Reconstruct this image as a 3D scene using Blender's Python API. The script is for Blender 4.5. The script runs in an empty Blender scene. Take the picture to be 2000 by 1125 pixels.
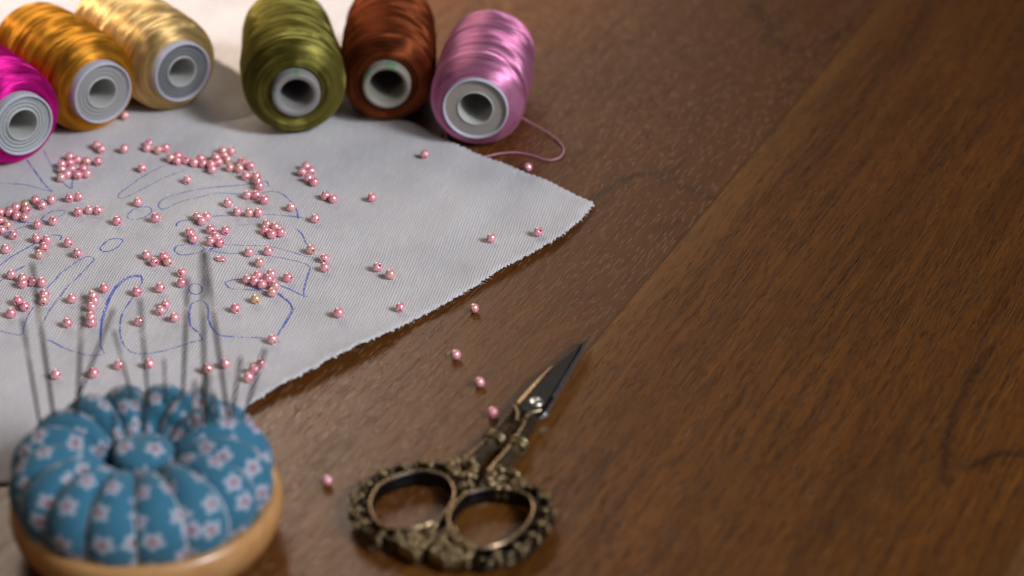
import bpy, bmesh, math, random
import numpy as np
from mathutils import Vector, Matrix, noise
from mathutils.geometry import delaunay_2d_cdt

S = bpy.context.scene
COL = S.collection
random.seed(7)
R = math.radians

# ------------------------------------------------------------------ camera, world, lamps
TH = R(30.0)                      # the lens looks 30 degrees down at the table
DIST = 0.79                       # metres from the lens to the table at the middle of the picture
FPX = 4800.0
cd = bpy.data.cameras.new('camera')
cam = bpy.data.objects.new('camera', cd)
COL.objects.link(cam)
S.camera = cam
CAM = Vector((0, -DIST * math.cos(TH), DIST * math.sin(TH)))
cam.location = CAM
cam.rotation_euler = (math.pi / 2 - TH, 0, 0)
cd.sensor_width = 36.0
cd.lens = 36.0 * FPX / 2000.0
cd.clip_start = 0.02
cd.clip_end = 50
cd.dof.use_dof = True
cd.dof.focus_distance = 0.80
cd.dof.aperture_fstop = 7.6

w = bpy.data.worlds.new('World')
S.world = w
w.use_nodes = True
bg = w.node_tree.nodes['Background']
bg.inputs[0].default_value = (0.80, 0.88, 1.0, 1)
bg.inputs[1].default_value = 0.028
S.view_settings.view_transform = 'Standard'
S.view_settings.look = 'None'
S.view_settings.exposure = 0
S.view_settings.gamma = 1


def area(name, loc, target, sx, sy, power, col):
    l = bpy.data.lights.new(name, 'AREA')
    l.shape = 'RECTANGLE'
    l.size, l.size_y, l.energy, l.color = sx, sy, power, col
    o = bpy.data.objects.new(name, l)
    COL.objects.link(o)
    o.location = loc
    o.rotation_euler = (Vector(target) - Vector(loc)).to_track_quat('-Z', 'Y').to_euler()
    return o


area('window_glow', (1.62, -1.20, 1.62), (-0.06, 0.02, 0), 1.9, 2.2, 27.0, (0.91, 0.94, 1.0))
kl = bpy.data.lights.new('added_key_spot', 'SPOT')  # added spot along the window's direction, for light falloff and firmer shadows
kl.energy, kl.color, kl.spot_size, kl.spot_blend, kl.shadow_soft_size = 235.0, (0.91, 0.94, 1.0), R(21), 1.0, 0.30
ko = bpy.data.objects.new('added_key_spot', kl)
COL.objects.link(ko)
ko.location = (1.66, -1.16, 1.62)
ko.rotation_euler = (Vector((-0.09, 0.0, 0)) - ko.location).to_track_quat('-Z', 'Y').to_euler()
area('rear_window_light', (-0.52, 1.45, 0.95), (0, 0.05, 0), 0.75, 0.60, 9.5, (1.0, 0.81, 0.64))
area('added_sheen_light', (0.06, 1.45, 0.58), (0.03, 0.2, 0), 0.26, 0.20, 0.24, (1.0, 0.80, 0.66))  # added lamp, there only to lay a pale sheen on the table
area('side_lamp_light', (-0.75, -0.75, 0.75), (-0.05, 0, 0), 0.12, 0.12, 0.9, (1.0, 0.72, 0.45))
sl = bpy.data.lights.new('sunny_spot', 'SPOT')
sl.energy, sl.color, sl.spot_size, sl.spot_blend, sl.shadow_soft_size = 70.0, (1.0, 0.80, 0.64), R(13.5), 0.60, 0.03
so = bpy.data.objects.new('sunny_spot', sl)
COL.objects.link(so)
so.location = (-0.80, 0.13, 0.80)
so.rotation_euler = (Vector((-0.115, 0.243, 0)) - so.location).to_track_quat('-Z', 'Y').to_euler()


# ------------------------------------------------------------------ helpers
FW = Vector((0, math.cos(TH), -math.sin(TH)))
UP = Vector((0, math.sin(TH), math.cos(TH)))


def at(px, py, z=0.0):
    """The point of the level z that the photograph shows at pixel (px, py) of its 2000 x 1125."""
    d = FW * FPX + Vector((1, 0, 0)) * (px - 1000.0) - UP * (py - 562.5)
    t = (z - CAM.z) / d.z
    return CAM + d * t


def at_y(px, py, y):
    """The point of the upright plane at depth y seen at that pixel."""
    d = FW * FPX + Vector((1, 0, 0)) * (px - 1000.0) - UP * (py - 562.5)
    t = (y - CAM.y) / d.y
    return CAM + d * t


def mesh_obj(name, bm, mat=None, parent=None, smooth=True, loc=None):
    me = bpy.data.meshes.new(name)
    bm.normal_update()
    bm.to_mesh(me)
    bm.free()
    if smooth:
        me.polygons.foreach_set('use_smooth', [True] * len(me.polygons))
    o = bpy.data.objects.new(name, me)
    COL.objects.link(o)
    if mat:
        me.materials.append(mat)
    if parent:
        o.parent = parent
    if loc is not None:
        o.location = loc
    return o


def tag(o, label=None, cat=None, group=None, kind=None):
    if label: o['label'] = label
    if cat: o['category'] = cat
    if group: o['group'] = group
    if kind: o['kind'] = kind
    return o


def empty(name, loc=(0, 0, 0), rot=None):
    o = bpy.data.objects.new(name, None)
    COL.objects.link(o)
    o.location = loc
    o.empty_display_size = 0.005
    if rot is not None:
        o.rotation_euler = rot
    return o


def lathe(bm, prof, n=64, closed=False):
    """prof: [(r, z)] turned about Z."""
    rings = []
    for r, z in prof:
        rings.append([bm.verts.new((r * math.cos(2 * math.pi * k / n), r * math.sin(2 * math.pi * k / n), z)) for k in range(n)])
    m = len(rings)
    for i in range(m if closed else m - 1):
        a, b = rings[i], rings[(i + 1) % m]
        for k in range(n):
            bm.faces.new((a[k], a[(k + 1) % n], b[(k + 1) % n], b[k]))
    return rings


def tube(bm, pts, rad, n=8, closed=False, cap=True):
    pts = [Vector(p) for p in pts]
    m = len(pts)
    rings = []
    up = Vector((0, 0, 1))
    for i, p in enumerate(pts):
        a = pts[(i - 1) % m] if (closed or i > 0) else pts[i]
        b = pts[(i + 1) % m] if (closed or i < m - 1) else pts[i]
        t = (b - a).normalized()
        u = up if abs(t.z) < 0.95 else Vector((0, 1, 0))
        s = t.cross(u).normalized()
        v = s.cross(t).normalized()
        r = rad[i] if isinstance(rad, (list, tuple)) else rad
        rings.append([bm.verts.new(p + (s * math.cos(2 * math.pi * k / n) + v * math.sin(2 * math.pi * k / n)) * r) for k in range(n)])
    for i in range(m if closed else m - 1):
        a, b = rings[i], rings[(i + 1) % m]
        for k in range(n):
            bm.faces.new((a[k], a[(k + 1) % n], b[(k + 1) % n], b[k]))
    if cap and not closed:
        bm.faces.new(list(reversed(rings[0])))
        bm.faces.new(rings[-1])
    return rings


def ball(bm, c, r, sub=2, sq=(1, 1, 1)):
    m = Matrix.Translation(Vector(c)) @ Matrix.Diagonal((sq[0], sq[1], sq[2], 1))
    bmesh.ops.create_icosphere(bm, subdivisions=sub, radius=r, matrix=m)


def spline(pts, per=8, closed=False):
    """Catmull-Rom through the points."""
    P = [Vector(p) for p in pts]
    m = len(P)
    out = []
    segs = m if closed else m - 1
    for i in range(segs):
        if closed:
            p0, p1, p2, p3 = P[(i - 1) % m], P[i], P[(i + 1) % m], P[(i + 2) % m]
        else:
            p0, p1, p2, p3 = P[max(i - 1, 0)], P[i], P[i + 1], P[min(i + 2, m - 1)]
        for k in range(per):
            t = k / per
            out.append(0.5 * ((2 * p1) + (p2 - p0) * t + (2 * p0 - 5 * p1 + 4 * p2 - p3) * t * t + (3 * p1 - p0 - 3 * p2 + p3) * t ** 3))
    if not closed:
        out.append(P[-1].copy())
    return out


# ------------------------------------------------------------------ materials
class NT:
    def __init__(self, name):
        self.m = bpy.data.materials.new(name)
        self.m.use_nodes = True
        self.t = self.m.node_tree
        self.b = self.t.nodes['Principled BSDF']

    def n(self, typ, **kw):
        nd = self.t.nodes.new(typ)
        for k, v in kw.items():
            setattr(nd, k, v)
        return nd

    def link(self, a, b):
        self.t.links.new(a, b)

    def put(self, sock, v):
        if hasattr(v, 'is_output') or isinstance(v, bpy.types.NodeSocket):
            self.link(v, sock)
        else:
            sock.default_value = v

    def math(self, op, a, b=None, c=None, clamp=False):
        nd = self.n('ShaderNodeMath', operation=op)
        nd.use_clamp = clamp
        self.put(nd.inputs[0], a)
        if b is not None: self.put(nd.inputs[1], b)
        if c is not None: self.put(nd.inputs[2], c)
        return nd.outputs[0]

    def vmath(self, op, a, b=None, s=None):
        nd = self.n('ShaderNodeVectorMath', operation=op)
        self.put(nd.inputs[0], a)
        if b is not None: self.put(nd.inputs[1], b)
        if s is not None: self.put(nd.inputs['Scale'], s)
        return nd.outputs['Value'] if op in ('DOT_PRODUCT', 'LENGTH', 'DISTANCE') else nd.outputs[0]

    def comb(self, x, y, z=0.0):
        nd = self.n('ShaderNodeCombineXYZ')
        for i, v in enumerate((x, y, z)):
            self.put(nd.inputs[i], v)
        return nd.outputs[0]

    def sep(self, v):
        nd = self.n('ShaderNodeSeparateXYZ')
        self.link(v, nd.inputs[0])
        return nd.outputs

    def noise(self, vec, scale=1.0, detail=3.0, rough=0.5, dist=0.0):
        nd = self.n('ShaderNodeTexNoise')
        self.link(vec, nd.inputs['Vector'])
        nd.inputs['Scale'].default_value = scale
        nd.inputs['Detail'].default_value = detail
        nd.inputs['Roughness'].default_value = rough
        nd.inputs['Distortion'].default_value = dist
        return nd.outputs['Fac']

    def ss(self, v, lo, hi):
        nd = self.n('ShaderNodeMapRange', interpolation_type='SMOOTHSTEP')
        self.put(nd.inputs['Value'], v)
        nd.inputs['From Min'].default_value = lo
        nd.inputs['From Max'].default_value = hi
        return nd.outputs[0]

    def mix(self, f, a, b, blend='MIX'):
        nd = self.n('ShaderNodeMix', data_type='RGBA', blend_type=blend)
        self.put(nd.inputs[0], f)
        for i, v in ((6, a), (7, b)):
            if isinstance(v, (tuple, list)):
                nd.inputs[i].default_value = (*v[:3], 1)
            else:
                self.link(v, nd.inputs[i])
        return nd.outputs[2]

    def bump(self, h, strength, dist, normal=None):
        nd = self.n('ShaderNodeBump')
        nd.inputs['Strength'].default_value = strength
        nd.inputs['Distance'].default_value = dist
        self.link(h, nd.inputs['Height'])
        if normal is not None:
            self.link(normal, nd.inputs['Normal'])
        return nd.outputs[0]

    def obj(self):
        return self.n('ShaderNodeTexCoord').outputs['Object']

    def set(self, **kw):
        for k, v in kw.items():
            s = self.b.inputs[k.replace('_', ' ')]
            if isinstance(v, (tuple, list)):
                s.default_value = (*v[:3], 1) if s.type == 'RGBA' else v
            else:
                self.put(s, v)
        return self


GA = R(65)                                        # direction of the wood grain on the table
GV = Vector((math.cos(GA), math.sin(GA), 0))
CV = Vector((math.sin(GA), -math.cos(GA), 0))
SEAM = at(1270, 540).dot(CV)
SEAM2 = at(1985, 1075).dot(CV)


def mat_wood():
    k = NT('walnut_veneer')
    p = k.obj()
    u = k.vmath('DOT_PRODUCT', p, tuple(CV))
    v = k.vmath('DOT_PRODUCT', p, tuple(GV))
    # slight wander of the grain
    wv = k.noise(k.comb(k.math('MULTIPLY', u, 18), k.math('MULTIPLY', v, 7)), 1, 2)
    u2 = k.math('ADD', u, k.math('MULTIPLY', k.math('SUBTRACT', wv, 0.5), 0.004))
    m1 = k.ss(u, SEAM - 0.0002, SEAM + 0.0002)
    m2 = k.ss(u, SEAM2 - 0.0006, SEAM2 + 0.0006)
    off = k.math('ADD', k.math('MULTIPLY', m1, 3.37), k.math('MULTIPLY', m2, 5.1))
    cu = k.math('ADD', u2, off)
    band = k.noise(k.comb(k.math('MULTIPLY', cu, 150), k.math('MULTIPLY', v, 6), off), 1, 4, 0.6)
    fine = k.noise(k.comb(k.math('MULTIPLY', cu, 3000), k.math('MULTIPLY', v, 24), off), 1, 4, 0.65)
    blot = k.noise(k.comb(k.math('MULTIPLY', cu, 60), k.math('MULTIPLY', v, 14), off), 1, 5, 0.65)
    fleck = k.noise(k.comb(k.math('MULTIPLY', cu, 3000), k.math('MULTIPLY', v, 420), off), 1, 3, 0.65)
    dens = k.noise(k.comb(k.math('MULTIPLY', cu, 420), k.math('MULTIPLY', v, 14), k.math('ADD', off, 4.0)), 1, 4, 0.65)

    def pores(fu, fv, shift, wid, lo, hi):
        """short straight vessels: thin dashes lying along the grain, one in a cell, some cells empty"""
        vo = k.n('ShaderNodeTexVoronoi', voronoi_dimensions='2D', feature='F1')
        vo.inputs['Scale'].default_value = 1.0
        c = k.comb(k.math('ADD', k.math('MULTIPLY', cu, fu), shift), k.math('MULTIPLY', v, fv), 0.0)
        k.link(c, vo.inputs['Vector'])
        d = k.sep(k.vmath('SUBTRACT', c, vo.outputs['Position']))
        rnd = k.sep(vo.outputs['Color'])
        ln = k.math('ADD', 0.20, k.math('MULTIPLY', rnd[1], 0.45))
        t = k.math('DIVIDE', d[1], ln)
        w_ = k.math('MULTIPLY', k.math('SUBTRACT', 1.0, k.math('MULTIPLY', t, t)), wid)
        m = k.ss(k.math('SUBTRACT', w_, k.math('ABSOLUTE', d[0])), -0.03, 0.05)
        return k.math('MULTIPLY', m, k.ss(k.math('ADD', rnd[0], k.math('MULTIPLY', k.math('SUBTRACT', dens, 0.5), 2.2)), lo, hi))
    pm1 = pores(2100, 170, 0.3, 0.24, 0.20, 0.50)
    pm2 = pores(1150, 75, 7.7, 0.19, 0.42, 0.62)
    at_ = k.n('ShaderNodeAttribute', attribute_name='vein')
    vein = at_.outputs['Fac']
    vein = k.math('MULTIPLY', vein, k.math('ADD', 0.35, k.math('MULTIPLY', k.ss(fleck, 0.35, 0.62), 0.65)))
    colA = k.mix(k.ss(band, 0.25, 0.75), (0.0927, 0.0290, 0.0046), (0.1422, 0.0470, 0.0078))
    colB = k.mix(k.ss(band, 0.25, 0.75), (0.0990, 0.0320, 0.0040), (0.1664, 0.0580, 0.0082))
    col = k.mix(m1, colA, colB)
    col = k.mix(m2, col, k.mix(0.5, colB, (0.2843, 0.1501, 0.0504)))
    col = k.mix(k.math('MULTIPLY', k.ss(blot, 0.48, 0.70), 0.40), col, (0.1737, 0.0500, 0.0080))
    col = k.mix(k.math('MULTIPLY', k.ss(blot, 0.50, 0.28), 0.35), col, (0.0895, 0.0360, 0.0054))
    col = k.mix(k.math('MULTIPLY', k.ss(fine, 0.45, 0.68), 0.70), col, (0.0358, 0.0115, 0.0026))
    col = k.mix(k.math('MULTIPLY', k.ss(fine, 0.46, 0.26), 0.55), col, (0.2106, 0.0800, 0.0151))
    col = k.mix(k.math('MULTIPLY', k.ss(fleck, 0.52, 0.72), 0.16), col, (0.0579, 0.0200, 0.0050))
    dark = k.math('MULTIPLY', pm1, k.math('ADD', 0.10, k.math('MULTIPLY', m1, 0.60)))
    col = k.mix(dark, col, (0.030, 0.011, 0.004))
    col = k.mix(k.math('MULTIPLY', pm2, k.math('ADD', 0.12, k.math('MULTIPLY', m1, 0.72))), col, (0.014, 0.006, 0.003))
    col = k.mix(k.math('MULTIPLY', vein, 0.85, clamp=True), col, (0.012, 0.006, 0.004))
    du = k.math('SUBTRACT', u, SEAM)
    col = k.mix(k.math('MULTIPLY', k.math('MULTIPLY', k.ss(du, 0.016, 0.0), m1), 0.42), col, (0.210, 0.088, 0.019))
    col = k.mix(k.math('MULTIPLY', k.math('MULTIPLY', k.ss(du, -0.045, -0.002), k.math('SUBTRACT', 1.0, m1)), 0.30), col, (0.070, 0.024, 0.005))
    # the joint between two veneers
    line = k.math('SUBTRACT', 1.0, k.ss(k.math('ABSOLUTE', k.math('SUBTRACT', u, SEAM - 0.0004)), 0.0001, 0.0007))
    col = k.mix(k.math('MULTIPLY', line, 0.45), col, (0.03, 0.013, 0.006))
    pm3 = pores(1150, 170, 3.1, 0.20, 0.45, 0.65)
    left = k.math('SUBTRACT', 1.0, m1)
    col = k.mix(k.math('MULTIPLY', k.math('MULTIPLY', pm3, left), 0.50), col, (0.42, 0.25, 0.135))  # glints of light on the pores, painted as pale dashes
    h = k.math('ADD', k.math('MULTIPLY', pm3, k.math('ADD', -0.8, k.math('MULTIPLY', left, -0.4))), k.math('MULTIPLY', pm2, -0.8))
    h = k.math('ADD', h, k.math('MULTIPLY', fine, 0.20))
    nb = k.bump(h, 1.0, 0.00015)
    wob = k.noise(k.comb(k.math('MULTIPLY', u, 420), k.math('MULTIPLY', v, 60)), 1, 2)
    nb = k.bump(wob, 0.05, 0.0003, nb)
    rough = k.math('SUBTRACT', k.math('ADD', 0.27, k.math('MULTIPLY', fleck, 0.14)), k.math('MULTIPLY', pm3, 0.16))
    k.set(Base_Color=col, Roughness=rough, Normal=nb, Specular_IOR_Level=0.38)
    return k.m


def mat_cloth():
    k = NT('cotton_twill')
    p = k.obj()
    a1, a2 = R(80), R(-22)
    d1 = (math.sin(a1), -math.cos(a1), 0)
    d2 = (math.cos(R(74)), math.sin(R(74)), 0)
    wob = k.noise(k.vmath('SCALE', p, s=60.0), 1, 2)
    u = k.math('ADD', k.math('MULTIPLY', k.vmath('DOT_PRODUCT', p, d1), 1000 / 0.92), k.math('MULTIPLY', wob, 1.6))
    cell = k.math('FLOOR', u)
    v = k.math('MULTIPLY', k.vmath('DOT_PRODUCT', p, d2), 1000 / 1.25)
    v = k.math('ADD', k.math('ADD', v, k.math('MULTIPLY', cell, 0.45)), k.math('MULTIPLY', wob, 1.2))
    su = k.math('ABSOLUTE', k.math('SINE', k.math('MULTIPLY', u, math.pi)))
    sv = k.math('ABSOLUTE', k.math('SINE', k.math('MULTIPLY', v, math.pi)))
    h = k.math('MULTIPLY', k.math('POWER', su, 0.6), k.math('ADD', 0.22, k.math('MULTIPLY', k.math('POWER', sv, 0.7), 0.78)))
    fib = k.noise(k.vmath('SCALE', p, s=2600.0), 1, 3, 0.6)
    slub = k.noise(k.comb(k.math('MULTIPLY', u, 0.9), k.math('MULTIPLY', v, 0.14)), 1, 2)
    soil = k.noise(k.vmath('SCALE', p, s=36.0), 1, 4, 0.6)
    base = k.mix(k.ss(soil, 0.40, 0.68), (0.66, 0.635, 0.655), (0.58, 0.56, 0.585))
    col = k.mix(k.ss(h, 0.60, 0.08), base, (0.36, 0.35, 0.365))
    col = k.mix(k.math('MULTIPLY', k.ss(slub, 0.45, 0.7), 0.35), col, (0.70, 0.69, 0.67))
    stain = k.ss(k.noise(k.vmath('SCALE', p, s=75.0), 1, 3, 0.6), 0.66, 0.78)
    col = k.mix(k.math('MULTIPLY', stain, 0.30), col, (0.34, 0.37, 0.43))
    hh = k.math('ADD', h, k.math('MULTIPLY', fib, 0.25))
    nb = k.bump(hh, 0.75, 0.00032)
    k.set(Base_Color=col, Roughness=0.95, Normal=nb, Specular_IOR_Level=0.15, Sheen_Weight=0.25, Sheen_Roughness=0.5)
    return k.m


def mat_simple(name, col, rough=0.5, **kw):
    k = NT(name)
    k.set(Base_Color=col, Roughness=rough, **kw)
    return k.m


def mat_bead(name, col, deep):
    k = NT(name)
    p = k.obj()
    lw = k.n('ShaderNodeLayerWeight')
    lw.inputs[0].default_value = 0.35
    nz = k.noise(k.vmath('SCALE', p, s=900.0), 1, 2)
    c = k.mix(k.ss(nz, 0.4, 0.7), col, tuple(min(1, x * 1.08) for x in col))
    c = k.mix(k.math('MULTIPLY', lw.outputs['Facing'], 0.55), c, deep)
    k.set(Base_Color=c, Metallic=0.22, Roughness=0.14, Coat_Weight=1.0, Coat_Roughness=0.04, Coat_IOR=1.95,
          Subsurface_Weight=0.0)
    return k.m


def mat_thread(name, c1, c2, seed):
    k = NT(name)
    p = k.obj()
    x, y, z = k.sep(p)
    sx, sy = k.math('MULTIPLY', x, 45.0), k.math('MULTIPLY', y, 45.0)
    v1 = k.comb(sx, sy, k.math('ADD', k.math('MULTIPLY', z, 300.0), seed))
    v2 = k.comb(k.math('MULTIPLY', x, 40.0), k.math('MULTIPLY', y, 40.0), k.math('ADD', k.math('MULTIPLY', z, 150.0), seed + 3.3))
    # on the end face the turns run as rings: use the distance from the axis there
    rr = k.math('SQRT', k.math('ADD', k.math('MULTIPLY', x, x), k.math('MULTIPLY', y, y)))
    v3 = k.comb(k.math('MULTIPLY', x, 30.0), k.math('MULTIPLY', y, 30.0), k.math('MULTIPLY', k.math('SUBTRACT', z, rr), 950.0))
    n1 = k.noise(v1, 1, 4, 0.6, 0.3)
    n2 = k.noise(v2, 1, 3, 0.55, 0.6)
    n3 = k.noise(v3, 1, 3, 0.65)
    col = k.mix(k.ss(n1, 0.15, 0.75), c1, c2)
    col = k.mix(k.math('MULTIPLY', k.ss(n3, 0.56, 0.34), 0.75), col, tuple(c * 0.45 for c in c1))
    nb = k.bump(n1, 0.5, 0.0008)
    nb = k.bump(n3, 0.9, 0.0009, nb)
    rot = k.math('ADD', 0.25, k.math('ADD', k.math('MULTIPLY', k.math('SUBTRACT', n2, 0.5), 0.42), k.math('MULTIPLY', k.math('SUBTRACT', n1, 0.5), 0.10)))
    tg = k.n('ShaderNodeTangent', direction_type='RADIAL', axis='Z')
    k.set(Base_Color=col, Roughness=0.55, Metallic=0.78, Normal=nb, Anisotropic=0.95, Anisotropic_Rotation=rot, Tangent=tg.outputs[0],
          Specular_IOR_Level=0.75, Sheen_Weight=0.35, Sheen_Roughness=0.35)
    k.b.inputs['Specular Tint'].default_value = (*[min(1, 0.35 + 1.1 * c) for c in c2], 1)
    k.b.inputs['Sheen Tint'].default_value = (*c2, 1)
    return k.m


def mat_paper(name, col, ring=0.0, dark=(0.3, 0.3, 0.3)):
    k = NT(name)
    p = k.obj()
    x, y, z = k.sep(p)
    n1 = k.noise(k.vmath('SCALE', p, s=1500.0), 1, 3, 0.6)
    n2 = k.noise(k.vmath('SCALE', p, s=260.0), 1, 3, 0.6)
    c = k.mix(k.math('MULTIPLY', k.ss(n1, 0.45, 0.75), 0.45), col, dark)
    c = k.mix(k.math('MULTIPLY', k.ss(n2, 0.5, 0.8), 0.35), c, dark)
    if ring:
        rr = k.math('SQRT', k.math('ADD', k.math('MULTIPLY', x, x), k.math('MULTIPLY', y, y)))
        s = k.math('SINE', k.math('ADD', k.math('MULTIPLY', rr, 2 * math.pi / 0.00125), k.math('MULTIPLY', n2, 1.5)))
        c = k.mix(k.math('MULTIPLY', k.ss(s, 0.1, 1.0), ring), c, dark)
    k.set(Base_Color=c, Roughness=0.6, Normal=k.bump(n1, 0.3, 0.0002))
    return k.m


def mat_fabric():
    k = NT('floral_cotton')
    uv = k.n('ShaderNodeUVMap', uv_map='UVMap').outputs[0]
    vo = k.n('ShaderNodeTexVoronoi', voronoi_dimensions='2D', feature='F1')
    vo.inputs['Scale'].default_value = 1 / 0.0085
    vo.inputs['Randomness'].default_value = 0.55
    k.link(uv, vo.inputs['Vector'])
    d = k.vmath('SUBTRACT', uv, vo.outputs['Position'])
    x, y, z = k.sep(d)
    r = k.vmath('LENGTH', k.comb(x, y))
    cr = k.sep(vo.outputs['Color'])
    ang = k.math('ADD', k.math('ARCTAN2', y, x), k.math('MULTIPLY', cr[0], 6.28))
    lobe = k.math('POWER', k.math('ABSOLUTE', k.math('COSINE', k.math('MULTIPLY', ang, 2.5))), 0.75)
    edge = k.math('MULTIPLY', k.math('ADD', 0.42, k.math('MULTIPLY', lobe, 0.58)), 0.00295)
    pet = k.ss(k.math('SUBTRACT', edge, r), -0.00012, 0.00015)
    cen = k.ss(k.math('SUBTRACT', 0.00080, r), -0.0001, 0.0001)
    nz = k.noise(k.vmath('SCALE', uv, s=2500.0), 1, 2)
    blue = k.mix(nz, (0.026, 0.128, 0.205), (0.040, 0.172, 0.270))
    c = k.mix(pet, blue, (0.37, 0.41, 0.49))
    c = k.mix(k.math('MULTIPLY', k.ss(r, 0.0016, 0.0007), pet), c, (0.50, 0.33, 0.40))
    c = k.mix(cen, c, (0.19, 0.018, 0.040))
    weave = k.noise(k.vmath('SCALE', uv, s=5000.0), 1, 1)
    cre = k.noise(k.vmath('SCALE', uv, s=300.0), 1, 3)
    nb = k.bump(weave, 0.2, 0.0001)
    nb = k.bump(cre, 0.25, 0.0008, nb)
    k.set(Base_Color=c, Roughness=0.8, Normal=nb, Specular_IOR_Level=0.25, Sheen_Weight=0.2)
    return k.m


def mat_beech():
    k = NT('varnished_beech')
    p = k.obj()
    x, y, z = k.sep(p)
    g = k.noise(k.comb(k.math('MULTIPLY', x, 12.0), k.math('MULTIPLY', y, 150.0), k.math('MULTIPLY', z, 150.0)), 1, 4, 0.6)
    g2 = k.noise(k.comb(k.math('MULTIPLY', x, 60.0), k.math('MULTIPLY', y, 1500.0), k.math('MULTIPLY', z, 1500.0)), 1, 3, 0.6)
    c = k.mix(k.ss(g, 0.35, 0.7), (0.54, 0.285, 0.110), (0.45, 0.215, 0.075))
    c = k.mix(k.math('MULTIPLY', k.ss(g2, 0.55, 0.75), 0.3), c, (0.25, 0.10, 0.03))
    k.set(Base_Color=c, Roughness=0.30, Coat_Weight=0.35, Coat_Roughness=0.15)
    return k.m


def mat_metal(name, col, dark, rough=0.35, scale=500.0, amt=0.7, bump=0.3, dist=0.0004):
    k = NT(name)
    p = k.obj()
    n1 = k.noise(k.vmath('SCALE', p, s=scale), 1, 4, 0.6)
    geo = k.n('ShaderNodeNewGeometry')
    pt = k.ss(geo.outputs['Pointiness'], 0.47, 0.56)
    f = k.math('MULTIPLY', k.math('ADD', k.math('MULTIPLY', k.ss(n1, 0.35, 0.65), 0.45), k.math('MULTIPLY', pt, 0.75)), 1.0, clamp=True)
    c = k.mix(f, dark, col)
    rg = k.math('ADD', rough, k.math('MULTIPLY', n1, 0.18))
    k.set(Base_Color=c, Metallic=0.92, Roughness=rg, Normal=k.bump(n1, bump, dist))
    return k.m


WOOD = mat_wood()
CLOTH = mat_cloth()
INK = None

# ------------------------------------------------------------------ the table top
def poly_dist(P, line):
    """distance of every row of P (n,2) to a polyline"""
    best = np.full(len(P), 9.0)
    for a, b in zip(line[:-1], line[1:]):
        a, b = np.array(a), np.array(b)
        ab = b - a
        t = np.clip(((P - a) @ ab) / max(ab @ ab, 1e-12), 0, 1)
        q = a + t[:, None] * ab
        best = np.minimum(best, np.hypot(*(P - q).T))
    return best


def build_table():
    nx, ny = 300, 420
    xs = np.concatenate([[-1.2, -0.6], np.linspace(-0.21, 0.27, nx), [0.7, 1.2]])
    ys = np.concatenate([[-0.75, -0.4], np.linspace(-0.20, 0.34, ny), [0.7, 1.0]])
    X, Y = np.meshgrid(xs, ys)
    P = np.stack([X.ravel(), Y.ravel()], 1)
    veins = [
        ([(1150, 392), (1180, 375), (1215, 352), (1250, 342), (1290, 340), (1308, 352), (1345, 368), (1385, 384), (1405, 392)], 0.0011, 1.0),
        ([(1476, 10), (1490, 40), (1502, 55), (1500, 72), (1530, 88), (1560, 96), (1610, 80), (1660, 55)], 0.0016, 0.8),
        ([(1510, 290), (1508, 265), (1535, 235), (1580, 205), (1650, 160)], 0.0013, 0.7),
        ([(1930, 680), (1900, 730), (1875, 780), (1855, 835), (1846, 890), (1848, 945)], 0.0011, 1.0),
        ([(1885, 916), (1920, 900), (1960, 886), (1992, 888)], 0.0010, 1.0),
        ([(1290, 455), (1300, 440), (1330, 435), (1352, 445), (1330, 462), (1300, 468)], 0.0009, 0.55),
        ([(1110, 600), (1160, 580), (1200, 565), (1265, 540)], 0.0008, 0.5),
        ([(1550, 1090), (1600, 990), (1680, 890)], 0.0012, 0.45),
        ([(1320, 905), (1400, 820), (1500, 720)], 0.0010, 0.35),
        ([(1080, 235), (1200, 170), (1330, 60)], 0.0014, 0.25),
        ([(1160, 350), (1280, 260), (1420, 160)], 0.0014, 0.2),
    ]
    val = np.zeros(len(P))
    jit = np.array([[noise.noise((p[0] * 320, p[1] * 320, 0.0)), noise.noise((p[0] * 320, p[1] * 320, 7.7))] for p in P]) * 0.0011
    Q = P + jit
    for px, wd, amt in veins:
        line = [(p.x, p.y) for p in spline([at(a, b) for a, b in px], 4)]
        d = poly_dist(Q, line)
        val = np.maximum(val, amt * np.exp(-(d / wd) ** 2) + 0.22 * amt * np.exp(-(d / (wd * 4)) ** 2))
    me = bpy.data.meshes.new('wooden_table')
    W = len(xs)
    idx = np.arange(len(P)).reshape(len(ys), W)
    quads = np.stack([idx[:-1, :-1], idx[:-1, 1:], idx[1:, 1:], idx[1:, :-1]], -1).reshape(-1, 4)
    top = [(a, b, 0.0) for a, b in P]
    n0 = len(top)
    bot = [(-1.2, -0.75, -0.025), (1.2, -0.75, -0.025), (1.2, 1.0, -0.025), (-1.2, 1.0, -0.025)]
    edge = list(idx[0]) , list(idx[-1]), list(idx[:, 0]), list(idx[:, -1])
    faces = [tuple(int(i) for i in q) for q in quads]
    faces.append((n0 + 3, n0 + 2, n0 + 1, n0))
    faces.append(tuple(int(i) for i in reversed(edge[0])) + (n0, n0 + 1))
    faces.append(tuple(int(i) for i in edge[1]) + (n0 + 2, n0 + 3))
    faces.append(tuple(int(i) for i in edge[2]) + (n0 + 3, n0))
    faces.append(tuple(int(i) for i in reversed(edge[3])) + (n0 + 1, n0 + 2))
    me.from_pydata(top + bot, [], faces)
    a = me.attributes.new('vein', 'FLOAT', 'POINT')
    a.data.foreach_set('value', list(val) + [0.0] * 4)
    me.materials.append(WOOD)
    o = bpy.data.objects.new('wooden_table', me)
    COL.objects.link(o)
    tag(o, kind='structure')


build_table()

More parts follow.
